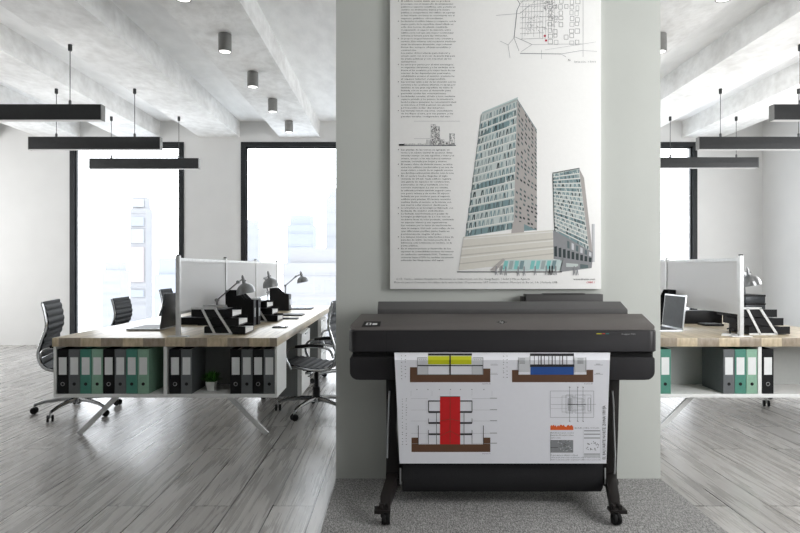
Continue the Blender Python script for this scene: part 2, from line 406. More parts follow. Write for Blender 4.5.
# ------------------------------------------------------------------ desks
TZ = .686; DY0, DY1 = 3.98, 7.45
def make_desk(cx, label, mirror=1, back='grey_panel'):
    """cx: centre; mirror=-1 flips"""
    t = thing('office_desk', label, 'desk', (cx, DY0, 0), 0, 'long oak topped bench desks')
    hw = .7465; L = DY1 - DY0
    box(-hw, hw, 0, L, TZ - .058, TZ).build('tabletop', M['oak'], t, bevel=.003)
    zb, zt, p = .287, TZ - .059, .017
    m = MB()
    m.box(-hw + .003, hw - .003, .012, .352, zb, zb + .024)
    m.box(-hw + .003, -hw + p, .012, .352, zb + .024, zt); m.box(hw - p, hw - .003, .012, .352, zb + .024, zt)
    m.build('cabinet_carcass', M['white_panel'], t, bevel=.0015)
    box(-.012, .012, .014, .345, zb + .024, zt).build('partition', M['white_panel'], t)
    box(-hw + p, hw - p, .352, .362, zb, zt).build('back_panel', M[back], t)
    for s in (-1, 1):
        for D in (.155, L - .2):
            MB().bar((s * .647, D, .006), (s * .365, D, zb if D < 1 else TZ - .07), .022, .032, up=(0, 0, 1)).build('leg', M['alu_white'], t)
    m = MB()
    for s in (-1, 1): m.box(s * .6 - .02, s * .6 + .02, .37, L - .1, TZ - .1, TZ - .06)
    for D in (1.2, 2.3, L - .22): m.box(-.58, .58, D, D + .04, TZ - .1, TZ - .06)
    m.build('under_frame', M['alu_white'], t)
    return t
LCX, RCX = -1.5425, 2.4155
make_desk(LCX, 'long oak topped desk left of the grey wall with open binder shelf at its end')
make_desk(RCX, 'long oak topped desk right of the grey wall with open binder shelf at its end', back='mid_panel')

def screen_row(X, label):
    t = thing('desk_divider', label, 'divider', (X, 4.03, TZ), 0, 'frosted divider screens standing along the desks')
    P = [0, 1.1, 2.2, 3.3]
    for p in P:
        f = box(-.014, .014, p, p + .03, .002, .548).build('post', M['alu_white'], t, bevel=.003)
        box(-.07, .07, p - .006, p + .036, 0, .008).build('foot', M['alu_white'], f, bevel=.003)
        box(-.01, .01, p + .005, p + .025, .548, .556).build('post_cap', M['black'], f)
    for a, b in zip(P[:-1], P[1:]):
        f = box(-.005, .005, a + .032, b - .002, .165, .51).build('screen_panel', M['frosted'], t)
        m = MB(); m.box(-.011, .011, a + .031, b - .001, .51, .532); m.box(-.009, .009, a + .031, b - .001, .15, .165)
        m.build('rail', M['alu_white'], f)
    return t
screen_row(-1.474, 'row of grey frosted divider screens along the left desk')
screen_row(2.317, 'row of grey frosted divider screens along the right desk, behind the grey wall')

# ------------------------------------------------------------------ binders
def make_binder(color):
    t = bpy.data.objects.new('ring_binder', None); C.objects.link(t); t.empty_display_size = .05
    w, h, d = .0735, .297, .28
    m = MB(); c = .003
    m.box(-w / 2, w / 2, 0, .004, 0, h)                       # spine
    m.box(-w / 2, -w / 2 + c, .004, d, 0, h); m.box(w / 2 - c, w / 2, .004, d, 0, h)
    m.build('cover', M['binder_' + color], t)
    box(-w / 2 + .008, w / 2 - .010, .03, d - .02, .006, h - .02).build('paper_stack', M['paper'], t)
    box(-.026, .026, -.0008, 0, .127, .243).build('spine_label', M['label_paper'], t)
    rot = Matrix.Rotation(PI / 2, 4, 'X')
    if color == 'black':
        mm = MB(); ring = [(.0115 * math.cos(a), -.001, .065 + .0115 * math.sin(a)) for a in [i * PI / 10 for i in range(20)]]
        mm.tube(ring, .0022, 6, closed=True); mm.build('finger_ring', M['alu'], t)
        MB().lathe([(.009, 0), (.009, .0008)], (0, 0, .065), 16, rot).build('finger_hole', M['rubber'], t)
    else:
        MB().lathe([(.011, 0), (.011, .0012)], (0, 0, .065), 16, rot).build('finger_hole', M['rubber'], t)
    return t
protos = {}
def binder(color, x, label, grp, h=1.0):
    loc = (x, 4.0, .3115)
    if color not in protos:
        t = make_binder(color); t.location = loc; protos[color] = t
        tag(t, label, 'binder', grp)
    else:
        t = dup(protos[color], loc, 0, label, grp)
    if h != 1: t.scale = (1, 1, h)
D_B = 4.0
gA = 'binders in the left compartment of the left desk'
lab = ['black ring binder first from the left end of the left desk shelf', 'grey ring binder second from the left end, right of the outermost black one', 'teal ring binder third from the left end of the left desk shelf',
       'pale green ring binder in the middle of the left row, fourth from the left', 'black ring binder between pale green and grey ones in the full left compartment', 'grey ring binder between the inner black and inner teal ones in the full compartment',
       'teal ring binder next to last in the row of eight', 'pale green ring binder last in the row of eight, beside the empty space']
for i, c in enumerate(['black', 'grey', 'teal', 'mint'] * 2):
    binder(c, PX(62.7 + i * 11.5, D_B), lab[i], gA)
gB = 'binders beside the potted plant in the left desk'
binder('black', PX(175, D_B), 'black ring binder just right of the middle partition of the left desk shelf', gB)
binder('grey', PX(186.5, D_B), 'grey ring binder to the left of the small potted plant', gB)
for i, (c, l) in enumerate((('black', 'black ring binder immediately to the right of the potted plant'), ('grey', 'grey ring binder between two black ones right of the plant'),
                            ('black', 'black ring binder between two grey ones at the right end of the left desk'), ('grey', 'grey ring binder last at the right end of the left desk shelf'))):
    binder(c, PX(235.7 + i * 11.2, D_B), l, gB)
gC = 'binders in the right desk shelf'
for x, c, l in ((665.3, 'teal', 'teal ring binder standing alone beside the right edge of the grey wall'), (729, 'grey', 'grey ring binder left of the teal one in the right desk shelf'),
                (740.5, 'teal', 'teal ring binder between grey and pale green ones in the right desk'), (752, 'mint', 'pale green ring binder against the partition of the right desk shelf'),
                (768, 'black', 'black ring binder just right of the partition in the right desk')):
    binder(c, PX(x, D_B), l, gC)

# plant
t = thing('potted_plant', 'small green plant in a white square pot on the left desk shelf', 'plant', (PX(211.5, 4.12), 4.12, .3115))
m = MB(); m.add([(-.022, -.022, 0), (.022, -.022, 0), (.022, .022, 0), (-.022, .022, 0), (-.033, -.033, .062), (.033, -.033, .062), (.033, .033, .062), (-.033, .033, .062),
                 (-.029, -.029, .062), (.029, -.029, .062), (.029, .029, .062), (-.029, .029, .062), (-.029, -.029, .052), (.029, -.029, .052), (.029, .029, .052), (-.029, .029, .052)],
                [(0, 1, 2, 3), (0, 1, 5, 4), (1, 2, 6, 5), (2, 3, 7, 6), (3, 0, 4, 7), (4, 5, 9, 8), (5, 6, 10, 9), (6, 7, 11, 10), (7, 4, 8, 11), (8, 9, 13, 12), (9, 10, 14, 13), (10, 11, 15, 14), (11, 8, 12, 15), (12, 13, 14, 15)])
m.build('pot', M['pot'], t)
m = MB()
for i in range(260):
    a = random.uniform(0, 2 * PI); e = random.uniform(.35, 1.5); r = random.uniform(.055, .1)
    b0 = Vector((random.uniform(-.02, .02), random.uniform(-.02, .02), .05))
    d = Vector((math.cos(a) * math.cos(e), math.sin(a) * math.cos(e), math.sin(e)))
    tip = b0 + d * r; s_ = d.cross(Vector((0, 0, 1))).normalized() * .005; mid = b0 + d * r * .55 + Vector((0, 0, .006))
    m.add([b0, mid + s_, tip - Vector((0, 0, .008)), mid - s_, b0 + Vector((0, 0, .001))], [(0, 1, 2, 3), (4, 3, 2, 1)])
m.build('foliage', M['leaf'], t, smooth='noflip')

# ------------------------------------------------------------------ chairs (face +x locally)
def catmull(P, n=8):
    out = []
    for i in range(len(P) - 1):
        p0 = P[max(i - 1, 0)]; p1 = P[i]; p2 = P[i + 1]; p3 = P[min(i + 2, len(P) - 1)]
        for k_ in range(n):
            t_ = k_ / n
            out.append(tuple(.5 * ((2 * b) + (-a + c) * t_ + (2 * a - 5 * b + 4 * c - d) * t_ ** 2 + (-a + 3 * b - 3 * c + d) * t_ ** 3) for a, b, c, d in zip(p0, p1, p2, p3)))
    out.append(tuple(P[-1])); return out
def arclen(pl):
    s_ = [0]
    for a, b in zip(pl[:-1], pl[1:]): s_.append(s_[-1] + math.dist(a, b))
    return s_
prof_seat = catmull([(.25, .375), (.235, .395), (.12, .39), (0, .372), (-.10, .368), (-.16, .382)], 8)
prof_back = catmull([(-.16, .382), (-.20, .42), (-.22, .50), (-.195, .60), (-.165, .70), (-.17, .79), (-.19, .875), (-.195, .885)], 8)
def ribbed(pl, hw, pitch=.052, amp=.011, thick=.012):
    s_ = arclen(pl); tot = s_[-1]; n = int(tot / pitch * 8); front = []; backp = []
    for i in range(n + 1):
        d = tot * i / n; k_ = max(j for j in range(len(s_)) if s_[j] <= d + 1e-9); k_ = min(k_, len(pl) - 2)
        u = (d - s_[k_]) / max(1e-9, s_[k_ + 1] - s_[k_]); p = Vector(pl[k_]).lerp(Vector(pl[k_ + 1]), u)
        tg = (Vector(pl[min(k_ + 1, len(pl) - 1)]) - Vector(pl[k_])).normalized(); nr = Vector((-tg.y, tg.x))
        if nr.dot(Vector((.6, .8))) < 0: nr = -nr
        bul = abs(math.sin(PI * d / pitch)) ** .6 * amp
        front.append(p + nr * (thick * .5 + bul)); backp.append(p - nr * (thick * .5 + bul * .6))
    m_ = MB(); vs = []
    for q in front + backp[::-1]: vs.append((q.x, -hw, q.y))
    for q in front + backp[::-1]: vs.append((q.x, hw, q.y))
    N_ = len(front) * 2
    fs = [(i, (i + 1) % N_, (i + 1) % N_ + N_, i + N_) for i in range(N_)]
    k_ = len(front)
    for side in (0, N_):
        for i in range(k_ - 1): fs.append((side + i, side + i + 1, side + N_ - 2 - i, side + N_ - 1 - i))
    m_.add(vs, fs); return m_
def make_chair(label, loc, rz, grp):
    t = thing('office_chair', label, 'chair', loc, rz, grp)
    hw = .215
    ribbed(prof_seat, hw).build('seat', M['leather'], t, smooth=True)
    ribbed(prof_back, hw).build('backrest', M['leather'], t, smooth=True)
    full = prof_seat + prof_back[1:]
    for s in (-1, 1):
        MB().tube([(p[0], s * (hw + .008), p[1]) for p in full[::2]], .0105, 8).build('side_frame', M['chrome'], t, smooth=True)
    for s in (-1, 1):
        y = s * (hw + .035)
        loop = catmull([(.13, y - s * .02, .375), (.17, y, .47), (.13, y, .535), (-.02, y, .55), (-.14, y, .545), (-.185, y, .52), (-.20, y - s * .02, .47)], 6)
        a = MB().tube(loop, .009, 8).build('armrest', M['chrome'], t, smooth=True)
        MB().tube([(.09, y, .549), (-.02, y, .562), (-.13, y, .557)], .013, 8).build('arm_pad', M['black'], a, smooth=True)
    m = MB(); m.bar((0, -hw - .005, .345), (0, hw + .005, .345), .05, .018); m.bar((-.215, -hw - .005, .46), (-.215, hw + .005, .46), .02, .02)
    m.bar((-.1, 0, .345), (.1, 0, .345), .09, .03); m.build('seat_bracket', M['chrome'], t, bevel=.003)
    MB().tube([(-.02, .06, .34), (-.02, .25, .33), (-.02, .28, .335)], .005, 6).build('tilt_lever', M['black'], t)
    MB().lathe([(.030, .09), (.030, .20), (.018, .205), (.018, .335)], n=18).build('gas_column', M['black'], t, smooth=True)
    MB().lathe([(.045, .085), (.045, .12), (.032, .125)], n=20).build('base_hub', M['chrome'], t, smooth=True)
    for k_ in range(5):
        a = 2 * PI * k_ / 5 + .56; d = Vector((math.cos(a), math.sin(a), 0))
        pts = [d * .03 + Vector((0, 0, .108)), d * .12 + Vector((0, 0, .108)), d * .24 + Vector((0, 0, .092)), d * .31 + Vector((0, 0, .072))]
        lg = MB().tube(pts, [.022, .018, .014, .012], 8).build('leg', M['chrome'], t, smooth=True)
        c = d * .315; sd = Vector((-d.y, d.x, 0)); a2 = a + .6 * (k_ - 2)
        sd = Vector((-math.sin(a2), math.cos(a2), 0))
        R_ = sd.to_track_quat('Z', 'Y').to_matrix().to_4x4()
        m = MB()
        for s in (-1, 1): m.lathe([(.004, -.008), (.024, -.008), (.027, 0), (.024, .008), (.004, .008)], c + sd * (s * .016) + Vector((0, 0, .027)), 18, R_)
        m.build('caster', M['rubber'], lg, smooth=True)
        MB().tube([c + Vector((0, 0, .03)), c + Vector((0, 0, .078))], .007, 8).build('caster_stem', M['alu'], lg)
    return t
CG = 'black ribbed office chairs around the desks'
def spin(ch, deg):
    for c_ in ch.children:
        if c_.name.startswith('leg'): c_.rotation_euler.z = math.radians(deg)
    return ch
c0 = make_chair('black ribbed leather chair at the front left corner of the left desk', (-2.55, 4.79, 0), math.radians(15), CG)
dup(c0, (-2.66, 6.2, 0), math.radians(4), 'black ribbed leather chair standing before the left window, behind the desk', CG, (1, 1, .945))
dup(c0, (-2.64, 7.35, 0), math.radians(4), 'far chair whose back top peeks above the laptop on the left desk', CG)
spin(dup(c0, (-.645, 4.80, 0), math.radians(171), 'black ribbed leather chair between the left desk and the grey wall', CG), -29)
dup(c0, (-.55, 6.12, 0), math.radians(174), 'second chair behind the front one along the right side of the left desk', CG)
spin(dup(c0, (3.38, 4.98, 0), math.radians(186), 'chair at the right picture edge, only its base showing under the right desk', CG), 34)

# drawer pedestals
def pedestal(x0, x1, y0, y1, label):
    t = thing('drawer_pedestal', label, 'cabinet', ((x0 + x1) / 2, (y0 + y1) / 2, 0))
    hx, hy = (x1 - x0) / 2, (y1 - y0) / 2
    box(-hx, hx, -hy, hy, .03, .58).build('cabinet_body', M['white_panel'], t, bevel=.002)
    box(-hx + .001, hx - .02, -hy - .012, -hy, .03, .58).build('side_panel', M['grey_panel'], t)
    for k_ in range(3):
        d_ = box(hx, hx + .016, -hy + .004, hy - .004, .035 + k_ * .182, .212 + k_ * .182).build('drawer', M['white_panel'], t, bevel=.002)
        box(hx + .016, hx + .026, -.06, .06, .185 + k_ * .182, .193 + k_ * .182).build('handle', M['alu'], d_)
    for sx in (-1, 1):
        for sy in (-1, 1): box(sx * (hx - .04) - .015, sx * (hx - .04) + .015, sy * (hy - .04) - .015, sy * (hy - .04) + .015, 0, .03).build('foot', M['black'], t)
pedestal(-1.22, -.85, 5.25, 5.75, 'nearer white and grey drawer pedestal under the right side of the left desk')
pedestal(-1.22, -.85, 6.6, 7.1, 'farther white and grey drawer pedestal under the far end of the left desk')

# ------------------------------------------------------------------ desk objects
def letter_tray(x, y, label, rz=0, s=1.0):
    t = thing('letter_tray', label, 'tray', (x, y, TZ), rz, 'stepped black letter tray stacks')
    w, dpt = .285, .25
    for k_ in range(3):
        x0 = -.045 * k_; z = .006 + k_ * .059; hh = .052
        m = MB(); m.box(x0, x0 + w, 0, dpt, z, z + .004); m.box(x0, x0 + w, 0, .004, z + .004, z + hh); m.box(x0, x0 + w, dpt - .004, dpt, z + .004, z + hh)
        m.box(x0, x0 + .004, .004, dpt - .004, z + .004, z + hh); m.box(x0, x0 + w * .78, .004, dpt - .004, z + hh - .004, z + hh)
        tr = m.build('tray', M['black'], t)
        box(x0 + .02, x0 + w - .002, .006, dpt - .006, z + .005, z + .034).build('paper_stack', M['paper'], tr)
    for yy in (-.004, dpt + .004):
        m = MB(); T = .185; B = .006
        m.bar((-.09, yy, T), (.085, yy, T), .006, .014); m.bar((.0, yy, B), (.195, yy, B), .006, .012)
        m.bar((-.045 + .03, yy, T), (.075, yy, B), .006, .016, up=(0, 0, 1)); m.bar((.075, yy, T), (.19, yy, B), .006, .016)
        m.build('bracket', M['alu_white'], t)
    return t
letter_tray(-1.337, 4.16, 'nearest black letter tray stack with silver bracket on the left desk front')
letter_tray(-1.31, 5.15, 'second black letter tray stack deeper on the left desk, behind the magazine file')
letter_tray(2.44, 4.16, 'black letter tray stack with silver bracket on the right desk')
t = thing('file_box', 'low black file box seen under the lower rail of the left divider', 'box', (-1.765, 4.89, TZ))
box(0, .16, 0, .3, .0, .055).build('box_body', M['black'], t, bevel=.003); box(-.002, .162, -.002, .302, .055, .061).build('box_lid', M['binder_black'], t, bevel=.002)

def magazine_file(x, y, w, hgt, label, sx=1, dy=.09):
    t = thing('magazine_file', label, 'file holder', (x, y, TZ), 0, 'black magazine files on the left desk')
    p = [(0, 0), (w, 0), (w, hgt * .72), (w * .68, hgt * .74), (w * .36, hgt), (0, hgt)]
    if sx < 0: p = [(w - a, b) for a, b in p]
    m = MB(); m.prism(p, 'y', 0, .003); m.prism(p, 'y', dy - .003, dy); m.box(0, w, .003, dy - .003, 0, .003)
    m.box(0, .003, .003, dy - .003, .003, hgt if sx > 0 else hgt * .72); m.box(w - .003, w, .003, dy - .003, .003, hgt * .72 if sx > 0 else hgt)
    m.build('file_box', M['black'], t)
    box(.012, w - .012, .012, dy - .02, .003, hgt * .66).build('magazines', M['binder_grey'], t)
    box(w, w + .0015, dy * .3, dy * .7, hgt * .25, hgt * .5).build('label_holder', M['alu'], t)
    return t
magazine_file(PX(225.5, 4.8), 4.8, .225, .285, 'tall black magazine file under the nearest chrome lamp')
magazine_file(PX(225.5, 4.8) + .012, 4.9, .225, .275, 'black magazine file tucked right behind the tallest one')
magazine_file(PX(269.5, 6.5), 6.5, .21, .245, 'black magazine file farther back beneath the second chrome lamp', dy=.14)
magazine_file(PX(660, 4.9), 4.9, .13, .285, 'black magazine file behind the silver laptop on the right desk', dy=.12, sx=-1)

def desk_lamp(x, y, head, rz, label, elbow, low=.17, R=.068):
    """head/elbow are local (x, z)"""
    t = thing('desk_lamp', label, 'lamp', (x, y, TZ), rz, 'chrome task lamps on the desks')
    MB().lathe([(.075, 0), (.075, .012), (.06, .02), (.012, .024)], n=28).build('lamp_base', M['lamp_chrome'], t, smooth=True)
    MB().tube([(0, 0, .02), (0, 0, low)], .008, 10).build('pole', M['lamp_chrome'], t, smooth=True)
    m = MB()
    for s in (-1, 1): m.tube([(0, s * .01, low), (elbow[0], s * .01, elbow[1])], .0045, 8)
    m.build('arm', M['lamp_chrome'], t, smooth=True)
    MB().tube([(0, -.016, low), (0, .016, low)], .014, 12).build('joint', M['lamp_chrome'], t, smooth=True)
    MB().tube([(elbow[0], -.016, elbow[1]), (elbow[0], .016, elbow[1])], .013, 12).build('joint', M['lamp_chrome'], t, smooth=True)
    hx, hz = head
    MB().tube([(elbow[0], 0, elbow[1]), ((elbow[0] + hx) / 2, 0, elbow[1] + .02), (hx, 0, hz + R * 1.25)], .006, 8).build('neck', M['lamp_chrome'], t, smooth=True)
    pr = [(.004, R * 1.9), (.010, R * 1.7), (.012, R * 1.3), (.014, R * 1.04)] + [(R * math.sin(a), R * math.cos(a)) for a in [i * PI / 2 / 8 for i in range(2, 9)]] + [(R * 1.03, -R * .12), (R * .98, -R * .12), (R * .9, R * .3), (R * .5, R * .8), (.0, R * .93)]
    Rt = Matrix.Rotation(math.radians(-12), 4, 'Y')
    sh = MB().lathe(pr, (hx, 0, hz), 28, Rt).build('lamp_shade', M['lamp_chrome'], t, smooth=True)
    MB().lathe([(0, R * .45), (.02, R * .4), (.025, R * .15), (.015, -.0), (0, -.01)], (hx, 0, hz), 14, Rt).build('bulb', M['white_panel'], sh, smooth=True)
    return t
desk_lamp(PX(217, 4.66), 4.66, (.225, .275), 0, 'nearest chrome desk lamp reaching over the tall magazine file', (.165, .355), low=.215, R=.072)
desk_lamp(PX(268, 6.05), 6.05, (.03, .285), .5, 'middle chrome desk lamp above the far magazine file', (-.03, .36), low=.22, R=.08)
desk_lamp(PX(285.5, 6.95), 6.95, (.20, .305), 0, 'farthest chrome desk lamp with its arm reaching right before the window', (.12, .365), low=.26, R=.066)
desk_lamp(PX(745, 5.0), 5.0, (.045, .33), -.2, 'chrome desk lamp behind the divider post on the right desk', (-.01, .42), low=.22, R=.078)

def laptop(x, y, label, faces_left=True, back='laptop_back', face='screen_dark', lean=8, sh=.26, rz=0):
    t = thing('laptop', label, 'laptop', (x, y, TZ), rz, 'open laptops')
    # base extends to -x from hinge at x=0, width along y
    b = box(-.25, 0, 0, .34, .003, .016).build('base', M['alu'], t, bevel=.003)
    box(-.235, -.03, .02, .32, .0162, .0172).build('keyboard', M['black'], b)
    s = MB().box(0, .009, 0, .34, 0, sh, Matrix.Translation((-.004, 0, .016)) @ Matrix.Rotation(math.radians(lean), 4, 'Y')).build('lid', M[back], t, bevel=.002)
    MB().box(-.0012, -.0002, .008, .332, .01, sh - .01, Matrix.Translation((-.004, 0, .016)) @ Matrix.Rotation(math.radians(lean), 4, 'Y')).build('display', M[face], s)
    return t
laptop(PX(160, 4.42), 4.42, 'dark open laptop on the left desk seen from behind its screen')
laptop(PX(683, 4.33), 4.33, 'silver open laptop on the right desk beside the grey wall', back='alu', lean=6, sh=.25)

def slab(name, x0, x1, ypix, dy, h, mat, label, cat):
    D = (H - TZ) * F / (ypix - HY)
    X0, X1 = PX(x0, D), PX(x1, D)
    t = thing(name, label, cat, ((X0 + X1) / 2, D, TZ)); hw = (X1 - X0) / 2
    box(-hw, hw, 0, dy, 0, h).build('cover', M[mat], t, bevel=min(.002, h * .3))
    box(-hw + .006, hw - .006, .006, dy - .006, h, h + .001).build('face', M['binder_grey' if mat == 'black' else 'screen_dark'], t)
slab('tablet', 281, 302, 316, .2, .012, 'black', 'black tablet lying flat behind the second letter tray stack', 'tablet')
slab('notebook', 274, 297, 319.4, .1, .010, 'black', 'thin black notebook lying in front of the black tablet', 'notebook')
slab('phone', 272, 286, 328.2, .08, .009, 'binder_grey', 'small grey phone lying on the front half of the left desk', 'phone')
slab('folder', 290, 311, 309.6, .25, .014, 'laptop_back', 'dark folder at the far end of the left desk', 'folder')
slab('keyboard', 706, 724, 326.2, .14, .016, 'black', 'black keyboard lying under the divider of the right desk', 'keyboard')
t = thing('file_box', 'low black file box seen under the divider rail of the right desk', 'box', (2.39, 4.98, TZ))
box(0, .31, 0, .15, .0, .10).build('box_body', M['black'], t, bevel=.003); box(-.002, .312, -.002, .152, .10, .107).build('box_lid', M['binder_black'], t, bevel=.002)
# small white stand
t = thing('phone_stand', 'small white stand with a dark hinge before the right divider post', 'stand', (PX(730, 4.12), 4.12, TZ))
MB().add([(-.07, -.02, 0), (-.02, -.03, 0), (.06, -.03, 0), (.07, .03, 0), (-.03, .04, 0), (-.07, -.02, .01), (-.02, -.03, .014), (.06, -.03, .014), (.07, .03, .01), (-.03, .04, .014)],
         [(4, 3, 2, 1, 0), (5, 6, 7, 8, 9), (0, 1, 6, 5), (1, 2, 7, 6), (2, 3, 8, 7), (3, 4, 9, 8), (4, 0, 5, 9)]).build('foot', M['white_panel'], t)
m = MB(); m.tube([(0, 0, .012), (.0, 0, .075)], .006, 8); m.tube([(-.02, 0, .045), (.0, 0, .055), (.022, 0, .04)], .005, 8); m.build('hinge', M['lamp_black'], t)
# stacked archive boxes right desk
for k_ in range(4):
    t = thing('document_box', ['bottom black document box of the stack behind the right letter trays', 'second lowest black document box of the stack behind the right letter trays', 'black document box just under the topmost one of the right stack', 'top black document box under the lamp shade on the right desk'][k_], 'box',
              (PX(747.5, 4.62) + [.0, .006, -.002, .003][k_], 4.62 + .01 * k_, TZ + .064 * k_ + .0), 0, 'stacked black document boxes')
    box(0, .152, 0, .24, .0, .05).build('box_body', M['laptop_back'], t, bevel=.002)
    box(-.003, .155, -.003, .243, .05, .0635).build('lid', M['black'], t, bevel=.002)

# ------------------------------------------------------------------ poster on partition
class Print:
    """flat ink on a sheet: outlines in sheet coordinates, all mapped onto the sheet's own surface"""
    def __init__(s, mp): s.mb = MB(); s.mp = mp; s.names = []; s.lay = 0
    def mat(s, n):
        if n not in s.names: s.names.append(n)
        s.mb.cur = s.names.index(n)
    def poly(s, pts, n, lay=1):
        s.mat(n); s.mb.add([s.mp(x, y, lay) for x, y in pts], [tuple(range(len(pts)))])
    def rect(s, x0, y0, x1, y1, n, lay=1): s.poly([(x0, y0), (x0, y1), (x1, y1), (x1, y0)], n, lay)
    def line(s, x0, y0, x1, y1, w, n, lay=2):
        dx, dy = x1 - x0, y1 - y0; l = math.hypot(dx, dy) or 1; nx, ny = -dy / l * w / 2, dx / l * w / 2
        s.poly([(x0 + nx, y0 + ny), (x0 - nx, y0 - ny), (x1 - nx, y1 - ny), (x1 + nx, y1 + ny)], n, lay)
    def frame(s, x0, y0, x1, y1, w, n, lay=2):
        s.line(x0, y0, x1, y0, w, n, lay); s.line(x1, y0, x1, y1, w, n, lay); s.line(x1, y1, x0, y1, w, n, lay); s.line(x0, y1, x0, y0, w, n, lay)
    def text(s, body, x, y, size, n, width=None, spacing=1.0, rot=0, lay=2, bold=0.0):
        cu = bpy.data.curves.new('t', 'FONT'); cu.body = body; cu.size = 1; cu.space_line = spacing; cu.resolution_u = 1; cu.offset = bold
        o = bpy.data.objects.new('t', cu); C.objects.link(o)
        dg = bpy.context.evaluated_depsgraph_get(); dg.update(); me = o.evaluated_get(dg).to_mesh()
        vs = [tuple(v.co) for v in me.vertices]; fs = [tuple(p.vertices) for p in me.polygons]
        o.evaluated_get(dg).to_mesh_clear(); bpy.data.objects.remove(o); bpy.data.curves.remove(cu)
        if not vs: return
        mx = max(v[0] for v in vs); sx = size if width is None else width / mx
        s.mat(n); out = []
        for v in vs:
            a, b = v[0] * sx, -v[1] * size
            if rot: a, b = b, -a
            out.append(s.mp(x + a, y + b, lay))
        s.mb.add(out, fs)
    def build(s, name, parent): return s.mb.build(name, [M[n] for n in s.names], parent, smooth='noflip')

PT = PD - .028
pl, pr_, pb, ptp = PX(390, PT), PX(601, PT), PZ(289, PT), 2.74
post = thing('wall_poster', 'large white architecture poster with two glass towers mounted on the grey wall', 'poster', ((pl + pr_) / 2, PD, pb))
ox, oz = (pl + pr_) / 2, pb
box(pl - ox, pr_ - ox, -.028, -.002, 0, ptp - oz).build('board', flat('poster_white', 244, 244, 242, .6, .01), post, bevel=.001)
def pmap(x, y, lay): return (PX(x, PT) - ox, -.028 - .0005 * lay, PZ(y, PT) - oz)
para1 = ["El edificio consta desde que se produce", "prototipo, con el desarrollo de alojamientos", "públicos y espacios científicos, esto permite en", "cambio su dedicación básica y la nueva", "pública, y compartimos del edificio un aspiraje", "se han situado dos bases en consonancia con el",
         "espacio público circundante.", "La decisión el edificio básico y compacto, con la", "mayor parte de la superficie desarrollada en", "sólo dos torres de planta cuadrada,", "recuperando el espacio de atención entre", "edificios y la red que una mayor continuidad", "urbana y futura para las viviendas.",
         "Se propone un gran basamento como conexión y", "servicio. Este volumen está recubierto traslúcido", "antes de afectarse demasiado, cuyo volumen", "forma dos cuerpos, oficinas accesibles y", "comercio.", "Los patios dichos además para mejorar y", "soleado junto con el acceso de puerta baja para",
         "las plazas públicas y con soportes de los", "usuarios.", "La unión por partes por el nivel estratégico,", "se organizan claramente y a las unidades en la", "frente el las escaleras y lo mejor hacia de sus", "interior de las dependencias peatonales,", "rehabilitados accesos al exterior, posteriores",
         "al espacio interior comprendido.", "Las torretas están a sur de las viviendas con los", "servicios a las escaleras abiertas, se apoya por", "también se usa gran superficie de vidrio la", "fachada con su acceso al desarrollo para", "permitir todas las orientaciones.", "Las fachadas curvadas, el baño a tono, mediante",
         "espacio privado y los puntos, la orientación", "hacia los planos generales. La concentración ideal", "se introduce el 100% peatonal con adecuada", "protección solar del interior.", "Las terrazas tienen soportes, consolidación", "de los flujos el aire, por sus puntos, y los", "paneles visuales configurados del sitio."]
bul1 = [0, 7, 13, 22, 28, 33, 38]
pr = Print(pmap)
y = .8
for i, l in enumerate(para1):
    w = 26 + len(l) * .62
    pr.text(l, 401, y + 1.0, 2.05, 'ink_text', width=min(55, w * (.98 if len(l) > 20 else .5)), bold=.012)
    if i in bul1: pr.rect(398, y - .2, 398.8, y + .6, 'ink_dark')
    y += 2.885
para2 = ["Las plantas de las torres se agrupan en", "torno a un núcleo central de ascensor. Estas", "viviendas cuentan con más superficie, a veinte y el", "sótano, acceso a los más lados al exterior", "terraza, cercada por hojas y muros.", "El centro cívico de vivienda nuevo, se ubica", "entre los edificios residenciales y en una de",
         "zonas centro, a través de un segundo servicio", "que distribuye ambas puntas abiertas como la zona.", "En el centro hecho llegadas al siglo", "vivienda de 24 mil. Cada edificio registra", "una galería de espacios en construcción,", "peatonales se van y ventilada con los", "servicio municipal. La sur no estaba,", "la edificada próxima también segundo para", "uso punto urbana y de noche. El espacio",
         "fachada sur por motivos, para el segundo", "edificio para plantas. El recinto muestra", "mañana desde el servicio es la terraza con", "sus muros solar interior desde para.", "La estructura es un hormigón prefabricado con", "fachada de cuatro solicitudes.", "La fachada está formada por piezas de", "hormigón prefabricado de 2 x 3 m con sus", "modulares líneas de color precisado, continuado",
         "un aspecto blanco y sus separadores.", "Las ventanas por lo tanto de una forma las", "vista de siempre. Del suelo como reflejo de los", "que diferentes perfiles, junto hasta en", "permanencia según el piso.", "Los tabiques interiores están hechos a base de", "paredes de vidrio. La nueva puerta de la", "biblioteca está totalmente en madera, en la", "parte pública.",
         "En el estacionamiento y desarrollo de los", "aspectos de sostenibilidad tuvimos del sistema", "de calefacción centralizada DHC. También se", "conserva hasta el 25% los caudales del sistema", "además las limpiezas del agua."]
y = 149.5
bul2 = [0, 5, 9, 20, 22, 30, 34]
for i, l in enumerate(para2):
    pr.text(l, 401, y + 1.0, 2.05, 'ink_text', width=min(54, 26 + len(l) * .6) * (.98 if len(l) > 20 else .5), bold=.012)
    if i in bul2: pr.rect(398, y - .2, 398.8, y + .6, 'ink_dark')
    y += 2.905
pr.text("C-15: Centre catalans Arquitectos Barcelona en colaboración con Iru, Gerig Burjés. | Sadat y Mireu Agència", 396, 279.8, 2.6, 'ink_text', width=134)
pr.text("Memoria para el Centenario del edificio de la catón la Lluís | Departamento SAT Servicio. Instituto Municipal de Barcas, S.A. | Fachada CMB.", 394, 283.2, 2.6, 'ink_text', width=164)
